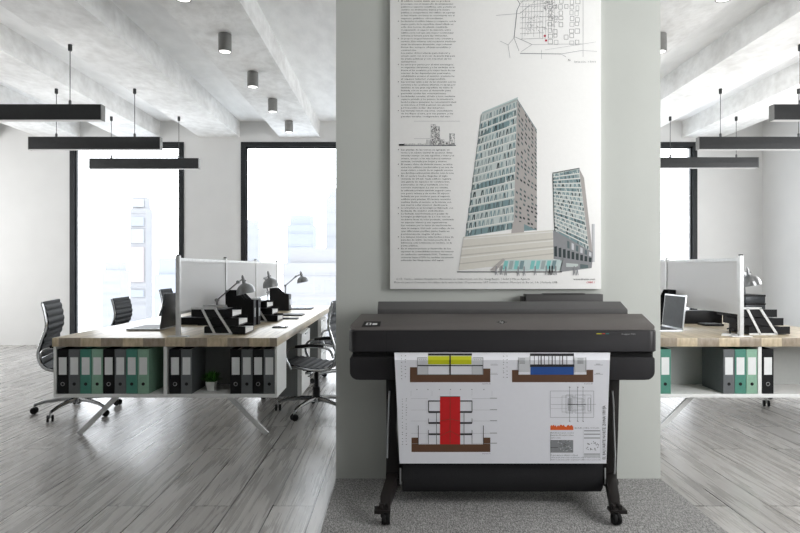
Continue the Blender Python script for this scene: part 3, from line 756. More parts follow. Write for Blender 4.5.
pr.text("www.tiramix.com", 573.5, 280, 2.6, 'ink_text', width=21.5, bold=.02); pr.text("CMBE.1", 586, 283.2, 2.6, 'ink_pinkred', width=8.5)
pr.text("N.", 568, 61, 2.8, 'ink_dark'); pr.text("Situación: 1:5000", 574, 62.6, 2.4, 'ink_mid', width=22)
pr.build('printed_text', post)

# skyline sketch
sk = Print(pmap); rnd = random.Random(3)
sk.line(399, 145.6, 456, 145.6, .8, 'ink_mid'); sk.rect(399, 144, 404.5, 145.8, 'ink_dark', 2)
x = 399
while x < 455:
    h_ = rnd.uniform(.6, 2.5)
    if 426 < x < 432: h_ = rnd.uniform(4, 6)
    sk.line(x, 145.5, x, 145.5 - h_, .35, 'ink_mid'); x += rnd.uniform(.7, 1.4)
for a, b, tp in ((431, 435.5, 124.5), (435.5, 439.5, 126.5), (449.5, 454.5, 133.5), (440, 444, 139.5), (444, 449.5, 142)):
    sk.frame(a, tp, b, 145.3, .3, 'ink_faint')
    for _ in range(int((145 - tp) * 4)):
        u, v = rnd.uniform(a, b), rnd.uniform(tp, 145); sk.line(u, v, u + rnd.uniform(-1, 1), v + rnd.uniform(.5, 1.5), .42, 'ink_mid' if rnd.random() < .6 else 'ink_text')
sk.line(414, 121.2, 460, 121.2, .3, 'ink_faint'); sk.line(414, 138.5, 430, 138.5, .25, 'ink_faint')
sk.build('skyline_sketch', post)
# city map
cm = Print(pmap)
outl = [(507, -8), (516, 3), (519, 12), (517, 20), (514, 37), (519, 46), (522, 53)]
cm_l = [((517, 10), (514, 38), .8), ((514, 38), (519, 51), .5), ((520, 53.5), (561, 54), .7), ((561, 54), (582, 50.5), .45), ((582, 50.5), (597, 51.5), .3), ((496, 15.5), (520, 13.5), .4), ((520, 13.5), (530, 5), .5), ((530, 5), (548, 3), .4), ((513, -6), (520, 4), .6), ((520, 4), (517, 10), .6),
        ((500, 41), (508, 45), .4), ((508, 45), (514, 38), .4), ((508, 45), (510, 58), .4), ((515, 37), (532, 44.5), .5), ((532, 44.5), (583, 44), .35), ((532, 44.5), (521, 52), .35), ((583, -8), (583, 57), .35), ((561, 54), (566, 57), .4), ((541.5, 50), (541.5, 59), .3), ((545, 50), (596, 42), .25)]
for a, b, w in cm_l: cm.line(*a, *b, w, 'ink_faint' if w < .6 else 'ink_mid')
for i in range(9):
    yy = -6 + i * 5.4; cm.line(520, yy + 2, 545 + rnd.uniform(-3, 3), yy + 1, .28, 'ink_mid')
for i in range(12):
    xx = 523 + i * 2.9; cm.line(xx, rnd.uniform(-8, 8), xx - 1, rnd.uniform(30, 42), .26, 'ink_faint')
for i in range(6):
    for j in range(9):
        a = 548 + i * 5.4 + rnd.uniform(-.6, .6); b = -7 + j * 5.9 + rnd.uniform(-.8, .8)
        if rnd.random() < .82: cm.frame(a + rnd.uniform(0, .6), b + rnd.uniform(0, .6), a + rnd.uniform(3.4, 4.8), b + rnd.uniform(3.4, 5.2), .35, 'ink_faint' if rnd.random() < .2 else 'ink_mid')
for i in range(110):
    a, b = rnd.uniform(522, 558), rnd.uniform(-5, 30); cm.line(a, b, a + rnd.uniform(-3, 3), b + rnd.uniform(-2, 3), .3, 'ink_faint' if rnd.random() < .6 else 'ink_mid')
for i in range(30):
    a, b = rnd.uniform(545, 558), rnd.uniform(-3, 18); cm.line(a, b, a + rnd.uniform(-1.5, 1.5), b + rnd.uniform(.5, 2), .5, 'ink_mid')
cm.rect(543.8, 35, 545.8, 37, 'ink_pinkred', 3); cm.rect(545, 39.6, 547, 41.6, 'ink_pinkred', 3)
cm.build('city_map', post)
# towers picture
tw = Print(pmap)
def bil(Q, u, v):
    (ax, ay), (bx, by), (cx_, cy_), (dx, dy) = Q      # tl tr br bl
    return ((ax * (1 - u) + bx * u) * (1 - v) + (dx * (1 - u) + cx_ * u) * v, (ay * (1 - u) + by * u) * (1 - v) + (dy * (1 - u) + cy_ * u) * v)
def facade(Q, cols, rows, basec, seed, dark=.33):
    r = random.Random(seed); tw.poly(Q, basec, 1)
    for j in range(rows):
        band = r.random()
        a_, b_ = bil(Q, 0, j / rows), bil(Q, 1, j / rows); tw.line(*a_, *b_, .8, 'fac_band_pale', 3)
        if band < .3: tw.poly([bil(Q, r.uniform(0, .5), (j + .2) / rows), bil(Q, 0.02, (j + .95) / rows), bil(Q, r.uniform(.6, 1), (j + .95) / rows), bil(Q, .95, (j + .2) / rows)], 'fac2', 1.5)
        for i in range(cols):
            q = r.random(); v0, v1 = (j + .22) / rows, (j + .92) / rows
            u0, u1 = (i + .12) / cols, (i + .7) / cols; sl = .3 / cols * (1 if (i + j) % 2 else -1)
            c = 'fac2' if q < .3 else 'fac4' if q < .3 + dark * (1.3 if band < .3 else .6) else 'fac5' if q < .42 + dark * (1.5 if band < .2 else .6) else 'fac1'
            if q > .93: c = 'fac3'
            tw.poly([bil(Q, u0 + sl, v0), bil(Q, u0, v1), bil(Q, u1, v1), bil(Q, u1 + sl, v0)], c, 2)
T1 = [(481.3, 114.8), (517.2, 99.8), (513.5, 229), (465, 237)]
facade(T1, 22, 16, 'fac3', 5)
S1 = [(517.2, 99.6), (536.6, 130), (537, 230.5), (513.5, 228)]
tw.poly(S1, 'fac_side', 1); r2 = random.Random(9)
for j in range(26):
    for i in range(6):
        if r2.random() < .72:
            u, v = (i + .3 + r2.uniform(0, .3)) / 6, (j + .3) / 26
            tw.poly([bil(S1, u, v), bil(S1, u, v + .017), bil(S1, u + .09, v + .022), bil(S1, u + .09, v + .005)], 'fac4' if r2.random() < .6 else 'fac5', 2)
tw.line(517.3, 99.6, 536.6, 130, .6, 'fac2', 3); tw.line(481.3, 114.6, 466, 236, .5, 'fac4', 3); tw.poly([(481, 115), (482.5, 112), (518, 97), (517.3, 100)], 'ink_teal_pale', 3)
T2 = [(552.7, 173.5), (579, 168.5), (589, 250), (554.5, 232)]
facade(T2, 14, 17, 'fac3', 8, .2); tw.line(552.5, 173.3, 579.5, 168.3, 1.0, 'fac4', 3)
tw.poly([(579, 168.3), (584, 178), (592.5, 252), (589, 250)], 'fac_side', 2); tw.line(552.7, 173.5, 554.5, 232, .7, 'fac5', 3)
tw.rect(591.5, 224, 594.7, 262, 'ink_lightgrey', 1); tw.line(592.6, 224, 592.6, 262, .4, 'ink_mid')
tw.poly([(513, 222), (524, 222), (524, 233), (511, 234)], 'fac_side', 3); tw.poly([(524, 224), (536, 230), (524, 231)], 'fac2', 3)
POD = [(463.5, 237), (553, 230), (553.5, 259.5), (458.5, 270.5)]
tw.poly(POD, 'fac_beige', 4)
for v, c in ((.06, 'fac_band_pale'), (.30, 'fac_band'), (.36, 'fac_band_pale'), (.55, 'fac_band'), (.62, 'fac_band_pale'), (.80, 'fac_band')):
    a, b = bil(POD, 0, v), bil(POD, 1, v); tw.line(*a, *b, 1.1, c, 5)
RW = [(553, 230), (592.5, 252), (592, 263.5), (553.5, 259)]
tw.poly(RW, 'ink_mid', 4)
for i in range(9):
    u = (i + .2) / 9; tw.poly([bil(RW, u, .56), bil(RW, u, .9), bil(RW, u + .07, .9), bil(RW, u + .07, .52)], 'fac5', 5)
    if i > 2: tw.poly([bil(RW, u, .12), bil(RW, u, .44), bil(RW, u + .06, .44), bil(RW, u + .06, .12)], 'fac4' if i % 2 else 'ink_lightgrey', 5)
GL = [(504, 260), (563, 259.5), (560.5, 270.6), (502, 271)]
tw.poly(GL, 'ink_teal_pale', 5)
for i in range(11):
    u = i / 11; tw.poly([bil(GL, u + .01, .08), bil(GL, u + .01, .85), bil(GL, u + .075, .85), bil(GL, u + .075, .08)], ['ink_teal', 'fac1', 'ink_teal', 'fac2', 'ink_teal_pale', 'ink_teal'][i % 6], 6)
tw.poly([(560, 259.5), (592, 263.5), (591.5, 268), (560, 272)], 'ink_mid', 5); tw.poly([(566, 263), (578, 264), (578, 267), (566, 267)], 'fac3', 6); tw.poly([(580, 264), (588, 265), (588, 268), (580, 268.5)], 'fac4', 6)
tw.poly([(490, 270), (503, 258), (505, 260), (495, 271.5)], 'fac_side', 6); tw.line(457, 271.9, 562, 271.9, .9, 'ink_dark', 6)
for x_ in (496, 501, 505.5, 518, 524, 546, 549.5, 552, 555.5, 574, 577, 535):
    c = 'ink_dark' if x_ in (549.5, 552) else 'ink_mid'; y0 = 265.5 + (x_ % 3) * .4
    tw.poly([(x_ - .7, y0 + 1), (x_ - .6, y0 + 5), (x_ - 1.2, y0 + 9.3), (x_ - .5, y0 + 9.3), (x_, y0 + 6), (x_ + .8, y0 + 9.3), (x_ + 1.3, y0 + 9.3), (x_ + .7, y0 + 4.8), (x_ + .8, y0 + 1), (x_ + .3, y0), (x_ - .3, y0)], c, 7)
tw.build('tower_picture', post)

# ------------------------------------------------------------------ printer
PB = 2.80
prn = thing('large_format_printer', 'black wide format printer on a stand in front of the grey wall', 'printer', (PX(502, 2.85), 2.85, .008))
OX, OY, OZ = prn.location
def loc(p): return (p[0] - OX, p[1] - OY, p[2] - OZ)
def Lb(m): m.v = [loc(p) for p in m.v]; return m
X0, X1 = PX(349, 2.835), PX(656, 2.835)
def outline(x0, x1, y0, y1, cf):
    """plan outline with front chamfered/rounded corners"""
    pts = [(x0, y1), (x0, y0 + cf)]
    for i in range(1, 6): a = PI + i * PI / 12; pts.append((x0 + cf + cf * math.cos(a), y0 + cf + cf * math.sin(a)))
    pts.append((x0 + cf, y0)); pts.append((x1 - cf, y0))
    for i in range(1, 6): a = 1.5 * PI + i * PI / 12; pts.append((x1 - cf + cf * math.cos(a), y0 + cf + cf * math.sin(a)))
    pts += [(x1, y0 + cf), (x1, y1)]
    return pts
def loft(sections, caps=True):
    m = MB(); n = len(sections[0]); vs = [p for s in sections for p in s]; fs = []
    for i in range(len(sections) - 1):
        for j in range(n): fs.append((i * n + j, i * n + (j + 1) % n, (i + 1) * n + (j + 1) % n, (i + 1) * n + j))
    if caps: fs += [tuple(range(n)), tuple(range((len(sections) - 1) * n, len(sections) * n))]
    return m.add(vs, fs)
zt, zm = PZ(330.5, PB), PZ(353.5, PB)
zr = PZ(314, 2.97)
# upper body: front band
o1 = outline(X0, X1, PB, 3.10, .045)
o0 = outline(X0 + .012, X1 - .012, PB + .012, 3.10, .045)
up = loft([[(x, y, zm) for x, y in o0], [(x, y, zm + .010) for x, y in o1], [(x, y, zt - .006) for x, y in o1], [(x + (.004 if x < .5 else -.004), y + (.004 if y < 3.05 else 0), zt) for x, y in o1]])
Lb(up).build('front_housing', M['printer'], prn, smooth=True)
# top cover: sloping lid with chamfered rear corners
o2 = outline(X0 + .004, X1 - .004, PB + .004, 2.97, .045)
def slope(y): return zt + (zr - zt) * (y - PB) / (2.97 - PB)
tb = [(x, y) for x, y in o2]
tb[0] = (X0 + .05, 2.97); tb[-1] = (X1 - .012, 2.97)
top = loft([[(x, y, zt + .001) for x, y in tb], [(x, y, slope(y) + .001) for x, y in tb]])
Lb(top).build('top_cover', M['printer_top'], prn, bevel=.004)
# seam + lower body
for a, b in ((349.5, 396.5), (609, 656)):
    xa, xb = PX(a, PB), PX(b, PB)
    left = a < 400
    zl0, zl1 = PZ(380.5, PB), PZ(357.5, PB)
    n = 6; cf = .04
    front = []
    if left: pts = [(xb, zl0), (xa + cf + .01, zl0)] + [(xa + cf - cf * math.sin(i * PI / 12), zl0 + cf - cf * math.cos(i * PI / 12)) for i in range(1, 6)] + [(xa, zl0 + cf), (xa, zl1 - .006), (xa + .006, zl1), (xb, zl1)]
    else: pts = [(xa, zl0), (xb - cf - .01, zl0)] + [(xb - cf + cf * math.sin(i * PI / 12), zl0 + cf - cf * math.cos(i * PI / 12)) for i in range(1, 6)] + [(xb, zl0 + cf), (xb, zl1 - .006), (xb - .006, zl1), (xa, zl1)]
    m = MB().prism(pts, 'y', PB + .01, 3.08); Lb(m).build('lower_end_cover', M['printer'], prn, bevel=.010, seg=3)
m = MB().box(PX(390, PB), PX(616, PB), PB + .035, 3.08, PZ(378, PB), zm + .002); Lb(m).build('lower_housing', M['printer'], prn, bevel=.004)
m = MB().box(X0 + .02, X1 - .02, PB + .022, 3.07, PZ(358, PB), zm + .004); Lb(m).build('seam_gap', M['rubber'], prn)
# roll cover at the back
xa, xb = PX(377.5, 2.985), PX(628, 2.985)
zt1, zb1 = PZ(301.5, 3.12), PZ(317.5, 2.99)
pts = [(2.985, zb1 + .005), (2.985, zb1 + .03), (3.0, zb1 + .045), (3.12, zt1), (3.2, zt1 - .005), (3.22, zt1 - .04), (3.22, zb1 + .005)]
pts = [(2.985, PZ(315.5, 2.985)), (2.985, PZ(309.5, 2.985)), (3.0, PZ(308, 3.0)), (3.08, PZ(301.3, 3.08)), (3.18, zt1 - .02), (3.22, zt1 - .04), (3.22, zb1 - .04)]
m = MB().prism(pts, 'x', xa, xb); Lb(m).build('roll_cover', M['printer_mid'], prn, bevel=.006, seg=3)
m = MB().box(xa + .01, xb - .01, 2.975, 3.2, zb1 - .09, PZ(315.2, 2.985)); Lb(m).build('roll_bay', M['rubber'], prn)
xc, xd = PX(524.5, 3.2), PX(601, 3.2)
m = MB().box(xc, xd, 3.165, 3.235, PZ(300, 3.2) - .05, PZ(294.2, 3.165)); m.box(xc - .018, xc, 3.18, 3.23, PZ(300, 3.2) - .05, PZ(296.5, 3.18))
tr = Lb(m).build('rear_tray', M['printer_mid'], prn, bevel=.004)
m = MB().box(PX(542, 3.2), PX(583, 3.2), 3.162, 3.2, PZ(294.2, 3.165), PZ(293.4, 3.165)); Lb(m).build('tray_grip', M['printer'], tr)
# control panel, marks
def topmap(x, y, lay):   # point of the sloping lid seen at sheet coordinate (x, y)
    k_ = (zr - zt) / (2.97 - PB)
    D = (H - zt + k_ * PB - .0016) / ((y - HY) / F + k_)
    return loc((PX(x, D), D, H - (y - HY) * D / F + .0005 * lay))
def fmap(x, y, lay): return loc((PX(x, PB), PB - .0005 * lay, PZ(y, PB)))
p = Print(topmap); p.poly([(361.5, 327), (380, 326.5), (381, 321.5), (364.5, 321.5)], 'mark_dark', 1)
p.poly([(365.6, 325.2), (371, 325.1), (371.6, 323), (367, 323)], 'icon_white', 2); p.poly([(372.2, 325.1), (377, 325), (377.4, 323.4), (372.8, 323.4)], 'icon_white', 2)
p.poly([(367.5, 325), (369.5, 325), (370, 323.4), (368, 323.4)], 'mark_dark', 3)
p.build('control_panel', prn)
p = Print(topmap); cx_, cy_ = 501.7, 322.2
ringo = [(cx_ + 3.4 * math.cos(a), cy_ + 1.6 * math.sin(a)) for a in [-i * PI / 12 for i in range(24)]]
p.poly(ringo, 'mark_dark', 1)
p.text('hp', cx_ - 2.1, cy_ + .9, 3.2, 'mark_grey', width=4.2, lay=2, bold=.03)
p.line(496.5, cy_, 498.3, cy_, .6, 'mark_dark', 1); p.line(505.2, cy_, 507, cy_, .6, 'mark_dark', 1)
p.build('maker_logo', prn)
p = Print(fmap)
for a, b, c in ((596.5, 601.5, 'st_yellow'), (602, 605, 'st_red'), (605.5, 609, 'st_teal'), (609.5, 616, 'ink_dark')): p.rect(a, 333.3, b, 334.1, c)
p.text('DesignJet T650', 621.5, 334.7, 2.0, 'mark_grey', width=14, bold=.01)
p.line(492, 351, 504, 350.6, .5, 'ink_dark'); p.build('front_badge', prn)
m = Print(fmap); m.line(386.5, 331, 386.5, 353, .35, 'mark_dark'); m.build('cover_seam', prn)
# stand
def leg(sx, side):
    # post at D 2.9, foot forward to 2.69 and back to 3.16
    X = lambda x, D: PX(x, D)
    xt0, xt1 = (386, 398.5) if side < 0 else (606.5, 620)
    xb0, xb1 = (385.5, 400) if side < 0 else (603.5, 617.5)
    Dp = 2.9; DB = 2.99
    zt_, zb_ = PZ(378, PB) + .02, PZ(482, Dp)
    def sec(x0, x1, z, d0=Dp, d1=DB): return [(X(x0, Dp), d0, z), (X(x1, Dp), d0, z), (X(x1, Dp), d1, z), (X(x0, Dp), d1, z)]
    xm0, xm1 = (386.5, 396.5) if side < 0 else (607.5, 618.5)
    m = loft([sec(xt0, xt1, zt_), sec(xm0, xm1, PZ(430, Dp)), sec(xb0 + .5, xb1 - .5, PZ(470, Dp)), sec(xb0, xb1, zb_ - .02)])
    pst = Lb(m).build('leg', M['printer_leg'], prn, bevel=.004)
    # foot
    xf = 385.5 if side < 0 else 613.5
    xk = 392.5 if side < 0 else 610.5
    c = [(X(xk, Dp), DB + .17, .055), (X(xk, Dp), DB, .11), (X(xk, Dp), Dp, .125), (X(xf, 2.75), 2.74, .085), (X(xf, 2.70), 2.672, .055)]
    hw_ = [.018, .024, .026, .025, .022]; hh = [.02, .03, .034, .026, .02]
    m = loft([[(q[0] - w, q[1], q[2] - h_), (q[0] + w, q[1], q[2] - h_), (q[0] + w, q[1], q[2] + h_), (q[0] - w, q[1], q[2] + h_)] for q, w, h_ in zip(c, hw_, hh)])
    Lb(m).build('foot', M['printer_leg'], prn, bevel=.006)
    m = MB().tube([(X(xk, Dp) - .032, Dp - .006, PZ(481.5, Dp)), (X(xk, Dp) + .032, Dp - .006, PZ(481.5, Dp))], .016, 16); Lb(m).build('pivot_knob', M['printer_leg'], prn, bevel=.003)
    # bracket & caster at the front
    sgn = side
    m = MB(); x_ = X(xf, 2.70)
    m.box(min(x_ + sgn * .05, x_ - sgn * .022), max(x_ + sgn * .05, x_ - sgn * .022), 2.665, 2.72, .056, .072); m.box(min(x_ + sgn * .012, x_ + sgn * .03), max(x_ + sgn * .012, x_ + sgn * .03), 2.672, 2.71, .072, .092)
    m.box(min(x_ - sgn * .012, x_ - sgn * .004), max(x_ - sgn * .012, x_ - sgn * .004), 2.672, 2.71, .072, .092)
    Lb(m).build('foot_bracket', M['printer_leg'], prn, bevel=.002)
    for D_ in (2.672, 3.14):
        xx = X(xf, 2.70) + .002 if D_ < 3 else X(xk, Dp)
        m = MB(); R_ = Matrix.Rotation(PI / 2, 4, 'Y')
        for s in (-1, 1): m.lathe([(.005, -.009), (.023, -.009), (.026, -.004), (.026, .004), (.023, .009), (.005, .009)], (xx + s * .0095, D_, .0345), 20, R_)
        m.lathe([(.012, .04), (.012, .065)], (xx, D_, 0), 12)
        Lb(m).build('caster', M['rubber'], prn, smooth=True)
leg(1, -1); leg(1, 1)
# cross beam between legs + inner rods
m = MB().box(PX(397, 2.95), PX(606, 2.95), 2.955, 2.985, PZ(480, 2.97), PZ(462, 2.97)); Lb(m).build('cross_beam', M['printer_leg'], prn, bevel=.003)
for pts in ([(389.5, 391, 2.885), (389, 400, 2.885), (388.2, 430, 2.885), (387.2, 458, 2.885)], [(612.5, 391, 2.885), (613.5, 405, 2.885), (614, 425, 2.885), (615.2, 455, 2.885), (614.5, 474, 2.885)]):
    m = MB().tube([(PX(a, d), d, PZ(b, d)) for a, b, d in pts], .004, 8); Lb(m).build('bin_rod', M['alu'], prn, smooth=True)
# cloth bin
sec = []
for D_, yp in ((2.865, 455), (2.862, 475), (2.872, 488), (2.9, 491.5)):
    sec.append((D_, PZ(yp, D_)))
m = MB(); xa, xb = PX(402.5, 2.87), PX(603, 2.87)
inner = [(d + .006, z + .004) for d, z in sec]
pts = sec + [(3.05, sec[-1][1] + .05), (3.1, .35), (3.095, .35)] + [(3.045, sec[-1][1] + .056)] + inner[::-1]
m.prism(pts, 'x', xa, xb); Lb(m).build('media_bin', M['bin_cloth'], prn, smooth=True)
m = MB()
for yy in ((400.3, 468, 400.3, 484), (605, 468, 605, 484)): m.tube([(PX(yy[0], 2.86), 2.86, PZ(yy[1], 2.86)), (PX(yy[2], 2.86), 2.86, PZ(yy[3], 2.86))], .004, 8)
Lb(m).build('bin_hook', M['alu'], prn)

# ------------------------------------------------------------------ printed sheet
def sheetD(y):
    if y < 360: return 2.79 - .055 * math.sqrt(max(0, (y - 352.5) / 7.5)) 
    return 2.735 + .10 * (y - 360) / 104
YB = 463.5
def edge(y):  # left / right edges of the sheet
    u = (y - 352.5) / (YB - 352.5)
    return 394.2 + 5.4 * u ** .9, 610.2 - 3.8 * u ** .9
def smap(x, y, lay):
    D = sheetD(y) - .0006 * lay
    return (PX(x, D) - SX, D - SY, PZ(y, D) - SZ)
SX, SY, SZ = PX(502, 2.8), 2.8, PZ(463.5, 2.84)
sheet = thing('printed_sheet', 'long white sheet with coloured building sections hanging out of the printer', 'print', (SX, SY, SZ))
m = MB(); ys = [352.5 + i * .75 for i in range(12)] + [362 + i * (YB - 362) / 24 for i in range(25)]
vs = []; nx = 12
for y in ys:
    a, b = edge(y)
    for i in range(nx + 1): vs.append(smap(a + (b - a) * i / nx, y, 0))
n0 = len(vs); vs += [(v[0], v[1] + .0006, v[2]) for v in vs]
fs = []
for j in range(len(ys) - 1):
    for i in range(nx):
        a = j * (nx + 1) + i; fs.append((a, a + nx + 1, a + nx + 2, a + 1)); fs.append((n0 + a, n0 + a + 1, n0 + a + nx + 2, n0 + a + nx + 1))
m.add(vs, fs); M['sheet_paper'] = pmat('bright_plotter_paper', rgb(234, 235, 241), .6, noise=.008)
m.build('paper', M['sheet_paper'], sheet, smooth='noflip')
# section with yellow rooms
q = Print(smap)
def srect(q, x0, y0, x1, y1, n, lay=1):
    ysx = [y0]
    while ysx[-1] < min(y1, 361) - .01 and y0 < 361: ysx.append(min(ysx[-1] + 1, y1))
    if ysx[-1] < y1 - .01: ysx.append(y1)
    for a, b in zip(ysx[:-1], ysx[1:]): q.rect(x0, a, x1, b, n, lay)
srect(q, 410, 374.8, 490.3, 382.2, 'ink_brown'); srect(q, 410, 367.2, 417.2, 374.8, 'ink_brown'); srect(q, 483.2, 368.6, 490.3, 374.8, 'ink_brown')
srect(q, 428, 356, 449.4, 364.4, 'ink_yellow'); srect(q, 450.8, 356, 471.6, 364.4, 'ink_yellow')
srect(q, 428, 353.4, 472, 355.6, 'ink_dark'); srect(q, 449.4, 355, 450.8, 375, 'ink_dark', 3)
for a, b in ((417.4, 427.8), (472, 483)): srect(q, a, 357.6, b, 366, 'ink_lightgrey')
for a, b in ((417.4, 427.8), (472, 483)): srect(q, a, 366.4, b, 374.6, 'ink_lightgrey')
q.line(417.4, 365.6, 483, 365.6, 1.1, 'ink_dark', 3)
for x_ in (417.4, 483): srect(q, x_ - .3, 357.5, x_ + .3, 374.8, 'ink_mid', 3)
for x_ in (428, 472): q.line(x_, 366, x_, 374.6, .35, 'ink_mid', 3)
q.line(417.4, 374.6, 483, 374.6, .5, 'ink_mid', 3); q.line(417.4, 357.6, 427, 357.6, .5, 'ink_mid', 3); q.line(473, 357.6, 483, 357.6, .5, 'ink_mid', 3)
for k_ in range(4): q.line(419 + k_ * 2, 359, 420.2 + k_ * 2, 360.2, .4, 'ink_mid', 3); q.line(474 + k_ * 2, 359, 475.2 + k_ * 2, 360.2, .4, 'ink_mid', 3)
for y_ in (365, 374.2): q.line(490.5, y_, 498, y_, .35, 'ink_mid'); q.line(491, y_ - 1, 497, y_ - 1, .25, 'ink_faint')
q.text('Sección A', 482, 384.3, 1.8, 'ink_text', width=8.5); q.build('yellow_section_drawing', sheet)
q = Print(smap)
srect(q, 512, 374.6, 593.2, 382.2, 'ink_brown'); srect(q, 512, 370, 518.5, 374.6, 'ink_brown'); srect(q, 586.5, 369.8, 593.2, 374.6, 'ink_brown')
srect(q, 530.4, 367, 573.8, 374.7, 'ink_blue', 2); srect(q, 530, 364.4, 574.2, 367, 'ink_dark', 2); srect(q, 530, 353.4, 574, 356, 'ink_dark', 2)
srect(q, 518.6, 357.4, 530, 372, 'ink_lightgrey', 3); srect(q, 574.6, 357.4, 586, 372, 'ink_lightgrey', 3)
for x_ in (530.2, 534.5, 538.6, 541.2, 544.6, 549, 552.2, 555.4, 560, 562.6, 567, 574): srect(q, x_ - .45, 356, x_ + (.45 if x_ in (541.2, 552.2, 562.6) else .1), 364.5, 'ink_dark', 3)
for a, b in ((519.5, 525), (577.5, 583.5)):
    for k_ in range(5): q.line(a, 358.6 + k_ * 1.2, b, 358.6 + k_ * 1.2, .55, 'ink_mid', 4)
for x_ in (518.7, 585.9): srect(q, x_ - .3, 357.4, x_ + .3, 372, 'ink_mid', 4)
for y_ in (365, 374.2): q.line(594, y_, 603, y_, .35, 'ink_mid'); q.line(596, y_ - .9, 600, y_ - .9, .5, 'ink_mid')
q.text('Sección B', 584, 384.3, 1.8, 'ink_text', width=8.5); q.build('blue_section_drawing', sheet)
# red tower section
q = Print(smap)
q.rect(411.5, 444.3, 490.3, 452, 'ink_brown'); q.rect(411.5, 437.6, 418.2, 444.3, 'ink_brown'); q.rect(483.6, 437.6, 490.3, 444.3, 'ink_brown')
q.rect(440, 396.4, 460.2, 444.3, 'ink_red')
q.line(450.1, 397, 450.1, 444, .4, 'ink_brown', 3); q.line(440, 396.6, 460.2, 396.6, .6, 'ink_dark', 3)
for a, b in ((450.1, 440.5), (450.1, 459.8)): q.line(a, 431, b, 436, .3, 'ink_brown', 3); q.line(a, 419, b, 421, .3, 'ink_brown', 3)
for y_ in (401, 412, 423, 434.2):
    for a, b in ((428.5, 440), (460.2, 472)): q.line(a, y_, b, y_, 1.8 if y_ > 402 else 1.1, 'ink_dark', 3)
for x_ in (428.5, 472): q.line(x_, 400.5, x_, 412, .8, 'ink_dark', 3); q.line(x_, 418.5, x_, 423, .5, 'ink_dark', 3); q.line(x_, 430, x_, 434, .5, 'ink_dark', 3); q.line(x_, 434, x_, 444, .4, 'ink_dark', 3)
for x_ in (436.5, 464): q.line(x_, 412, x_, 444.3, .6, 'ink_text', 3)
for x_ in (418.3, 483.4): q.line(x_, 425.5, x_, 444.3, .7, 'ink_dark', 3)
for x_ in (411, 432, 450, 472, 492): q.line(x_, 391, x_, 396, .2, 'ink_faint')
for x_ in (416.5, 427.5, 439, 450, 460, 471.5, 483.5): q.line(x_, 389.2, x_ + .8, 389.8, .8, 'ink_mid')
for y_ in (398.5, 410, 421, 433.4, 443.5): q.line(411, y_, 428, y_, .2, 'ink_faint'); q.line(472, y_, 497, y_, .25, 'ink_faint'); q.line(490, y_ - .4, 497, y_ - .4, .5, 'ink_mid')
q.text('Sección C', 482, 454.2, 1.8, 'ink_text', width=8.5); q.build('red_section_drawing', sheet)
# small notes and levels
r3 = random.Random(4)
for cols_ in (((401.5, 356, 379), (405.3, 356, 379)), ((402.5, 399, 447), (406.3, 399, 447)), ((507, 356, 378), (503.5, 356, 378))):
    q = Print(smap)
    for x0_, ya, yb in cols_:
        y_ = ya
        while y_ < yb: q.line(x0_ - .5, y_, x0_ + r3.uniform(.2, .8), y_ + r3.uniform(-.6, .4), .5, 'ink_text'); y_ += r3.uniform(2.2, 4.5)
    q.build('level_notes', sheet)
# plan
q = Print(smap)
q.frame(550.3, 391, 593.8, 417.4, .3, 'ink_mid')
for x_ in (569.6, 577.6, 583): q.line(x_, 387, x_, 421, .35, 'ink_mid'); q.line(x_ - .5, 386.8, x_ + .7, 387.6, .7, 'ink_text'); q.line(x_ - .5, 420.8, x_ + .7, 421.6, .7, 'ink_text')
for i, (a, b, c, d) in enumerate([(562, 396, 572, 412), (566, 395, 573, 413), (573, 398, 582, 410), (575, 395, 585, 413), (577, 399, 584, 402), (577, 406, 584, 410), (585, 395, 591, 413), (588, 398, 590.5, 411), (570, 397, 577, 411)]): q.frame(a, b, c, d, .3, 'ink_mid' if i % 2 else 'ink_faint')
q.line(551, 404.4, 596, 404.4, .25, 'ink_mid'); q.line(568, 404.4, 586, 404.4, .7, 'ink_text', 3)
for y_ in (397.5, 408.5): q.line(551, y_, 567, y_, .2, 'ink_faint')
for k_ in range(6): q.line(568 + k_ * .8, 398, 568 + k_ * .8, 411, .3, 'ink_mid')
q.build('floor_plan_drawing', sheet)
q = Print(smap)
pts = [(550.4, 430), (550.4, 426.5), (551.3, 424.9), (552.3, 426.2), (553.4, 424.6), (554.4, 426), (555.6, 425.2), (556.6, 427.2), (558, 425.2), (559.2, 426.5), (560.2, 424.8), (561.5, 424.9), (562.6, 425.8), (563.6, 424.7), (565, 426.6), (566.4, 427), (567.3, 425.4), (568.6, 424.8), (569.8, 426.2), (571, 425), (572.2, 425.4), (573.2, 427), (573.4, 430)]
for a, b in zip(pts[1:-1], pts[2:]):
    q.poly([(a[0], 430), (b[0], 430), b, a][::-1], 'ink_orange')
q.text('BARCELONA', 574.5, 428.5, 1.5, 'ink_text', width=25)
q.rect(550.4, 440.2, 573.2, 452.6, 'ink_mid', 1)
for _ in range(40):
    a, b = r3.uniform(558, 571), r3.uniform(439, 451); q.line(a, b, a + r3.uniform(-3, 3), b + r3.uniform(-1, 1), .5, 'ink_text' if r3.random() < .5 else 'ink_lightgrey', 3)
q.line(550.4, 447.5, 558, 447.5, .4, 'ink_dark', 3); q.line(550.4, 440.4, 573, 440.4, .4, 'ink_text', 3); q.line(550.6, 432.4, 550.6, 461, .3, 'ink_mid')
for y_, t_ in ((433.4, 'Memoria de proyecto, sección y'), (435.8, 'planta tipo del conjunto urbano'), (455.8, 'Proyecto básico de edificación residencial'), ): q.text(t_, 550.6, y_, 2.0, 'ink_text', width=23 if y_ < 450 else 27)
q.text('estudio y planta', 550.6, 438.4, 1.8, 'ink_text', width=10); 
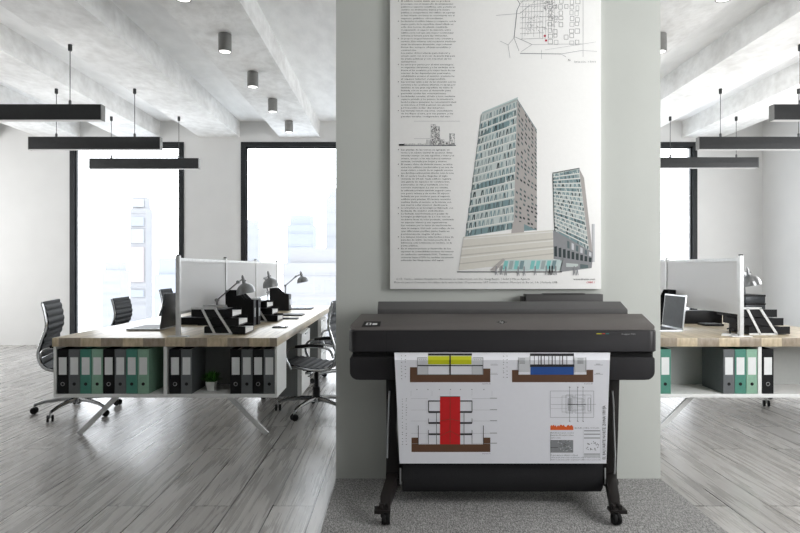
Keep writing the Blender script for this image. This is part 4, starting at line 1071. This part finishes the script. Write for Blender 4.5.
for y_ in (458, 460.3): q.text('barrio norte zona centro arquitectura edificio nuevo sector sur', 551, y_, 1.9, 'ink_mid', width=49)
for y_ in (430.8, 434.2, 438): q.line(584, y_, 600, y_, .9, 'ink_mid')
for k_ in range(26):
    a = r3.uniform(0, 2 * PI); rr = r3.uniform(.5, 1); a0, b0 = 592 + 7 * rr * math.cos(a), 446 + 4.4 * rr * math.sin(a); q.line(a0, b0, a0 + r3.uniform(-1.5, 1.5), b0 + r3.uniform(-1, 1), .7, 'ink_text' if k_ % 2 else 'ink_mid')
q.line(584, 454, 600, 454, .8, 'ink_mid'); q.rect(584, 454.6, 600, 457.2, 'ink_lightgrey', 1); q.line(600.3, 429, 600.3, 461, .2, 'ink_faint'); q.line(583.2, 429, 583.2, 461, .2, 'ink_faint')
q.text('EL BALUARTE NORTE. ZONA URUJA', 605.5, 459.5, 4.2, 'ink_text', width=54, rot=1, bold=.01)
q.build('title_block', sheet)

# ------------------------------------------------------------------ city outside
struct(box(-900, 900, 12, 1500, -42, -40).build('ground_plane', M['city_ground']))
def tower(x0, x1, ytop, D, mat, label, bands=(), setback=True):
    X0_, X1_ = PX(x0, D), PX(x1, D); z = PZ(ytop, D)
    t = thing('office_tower', label, 'building', ((X0_ + X1_) / 2, D, -40)); hw = (X1_ - X0_) / 2; Hh = z + 40
    m = MB()
    m.box(-hw, hw, 0, hw * 2, 0, Hh - (3 if setback else 0))
    if setback: m.box(-hw * .8, hw * .8, hw * .2, hw * 1.8, Hh - 3, Hh)
    fl = int(Hh / 4)
    for i in range(1, fl): m.box(-hw - .15, hw + .15, -.15, .0, i * 4 - .3, i * 4)
    m.build('tower_body', M[mat], t)
    for y0, y1, mm in bands: box(-hw * .8, hw * .8, -.4, -.15, PZ(y1, D) + 40, PZ(y0, D) + 40).build('facade_panel', M[mm], t)
    return t
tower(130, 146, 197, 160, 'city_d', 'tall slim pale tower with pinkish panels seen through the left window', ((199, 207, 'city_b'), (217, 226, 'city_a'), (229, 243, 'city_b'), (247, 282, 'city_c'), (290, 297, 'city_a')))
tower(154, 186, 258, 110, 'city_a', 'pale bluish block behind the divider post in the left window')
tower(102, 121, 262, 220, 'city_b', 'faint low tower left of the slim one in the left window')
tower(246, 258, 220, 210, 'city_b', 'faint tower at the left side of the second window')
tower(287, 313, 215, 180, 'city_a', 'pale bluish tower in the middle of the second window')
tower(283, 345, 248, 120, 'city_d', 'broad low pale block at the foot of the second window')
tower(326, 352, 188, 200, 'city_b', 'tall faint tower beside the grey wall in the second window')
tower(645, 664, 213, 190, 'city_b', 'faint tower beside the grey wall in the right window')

# ------------------------------------------------------------------ light, world, camera
w = bpy.data.worlds.new('World'); bpy.context.scene.world = w; w.use_nodes = True
N = w.node_tree.nodes; L = w.node_tree.links; bg = N['Background']
tc = N.new('ShaderNodeTexCoord'); sp = N.new('ShaderNodeSeparateXYZ'); L.new(tc.outputs['Generated'], sp.inputs[0])
cr = N.new('ShaderNodeValToRGB'); cr.color_ramp.elements[0].position = 0; cr.color_ramp.elements[1].position = .7
cr.color_ramp.elements[0].color = (1, 1, 1, 1); cr.color_ramp.elements[1].color = (.86, .93, 1, 1)
L.new(sp.outputs['Z'], cr.inputs[0]); L.new(cr.outputs[0], bg.inputs['Color']); bg.inputs['Strength'].default_value = 5

def area(name, loc_, target, sx, sy, power, col=(1, 1, 1)):
    l = bpy.data.lights.new(name, 'AREA'); l.shape = 'RECTANGLE'; l.size = sx; l.size_y = sy; l.energy = power; l.color = col
    o = bpy.data.objects.new(name, l); C.objects.link(o); o.location = loc_
    o.rotation_euler = (Vector(target) - Vector(loc_)).to_track_quat('-Z', 'Y').to_euler(); return o
area('added_side_light', (3.5, 1.5, 2.0), (.6, 3.25, 1.2), 1.2, 1.8, 92)  # added light, no window here; makes the partition brighter towards the right
area('added_left_fill', (XL + .1, 6.2, 1.5), (0, 6.2, 1.7), 5, 2.4, 150)  # added fill in front of the solid left wall, lifts ceiling and room
area('added_right_fill', (XR - .1, 5.9, 1.5), (0, 5.9, 1.6), 3.2, 2.0, 110)  # added fill by the windowless right wall, evens out the back room

cam = bpy.data.cameras.new('Camera'); co = bpy.data.objects.new('Camera', cam); C.objects.link(co)
co.location = (0, 0, H); co.rotation_euler = (PI / 2, 0, 0)
cam.sensor_width = 36; cam.lens = F / 800 * 36; cam.shift_x = 3 / 800; cam.shift_y = 1.5 / 800
cam.clip_end = 3000
S = bpy.context.scene; S.camera = co
S.view_settings.view_transform = 'Standard'; S.view_settings.look = 'None'; S.view_settings.gamma = 1; S.view_settings.exposure = 0.06
S.view_settings.use_curve_mapping = False
S.cycles.max_bounces = 8; S.cycles.diffuse_bounces = 5
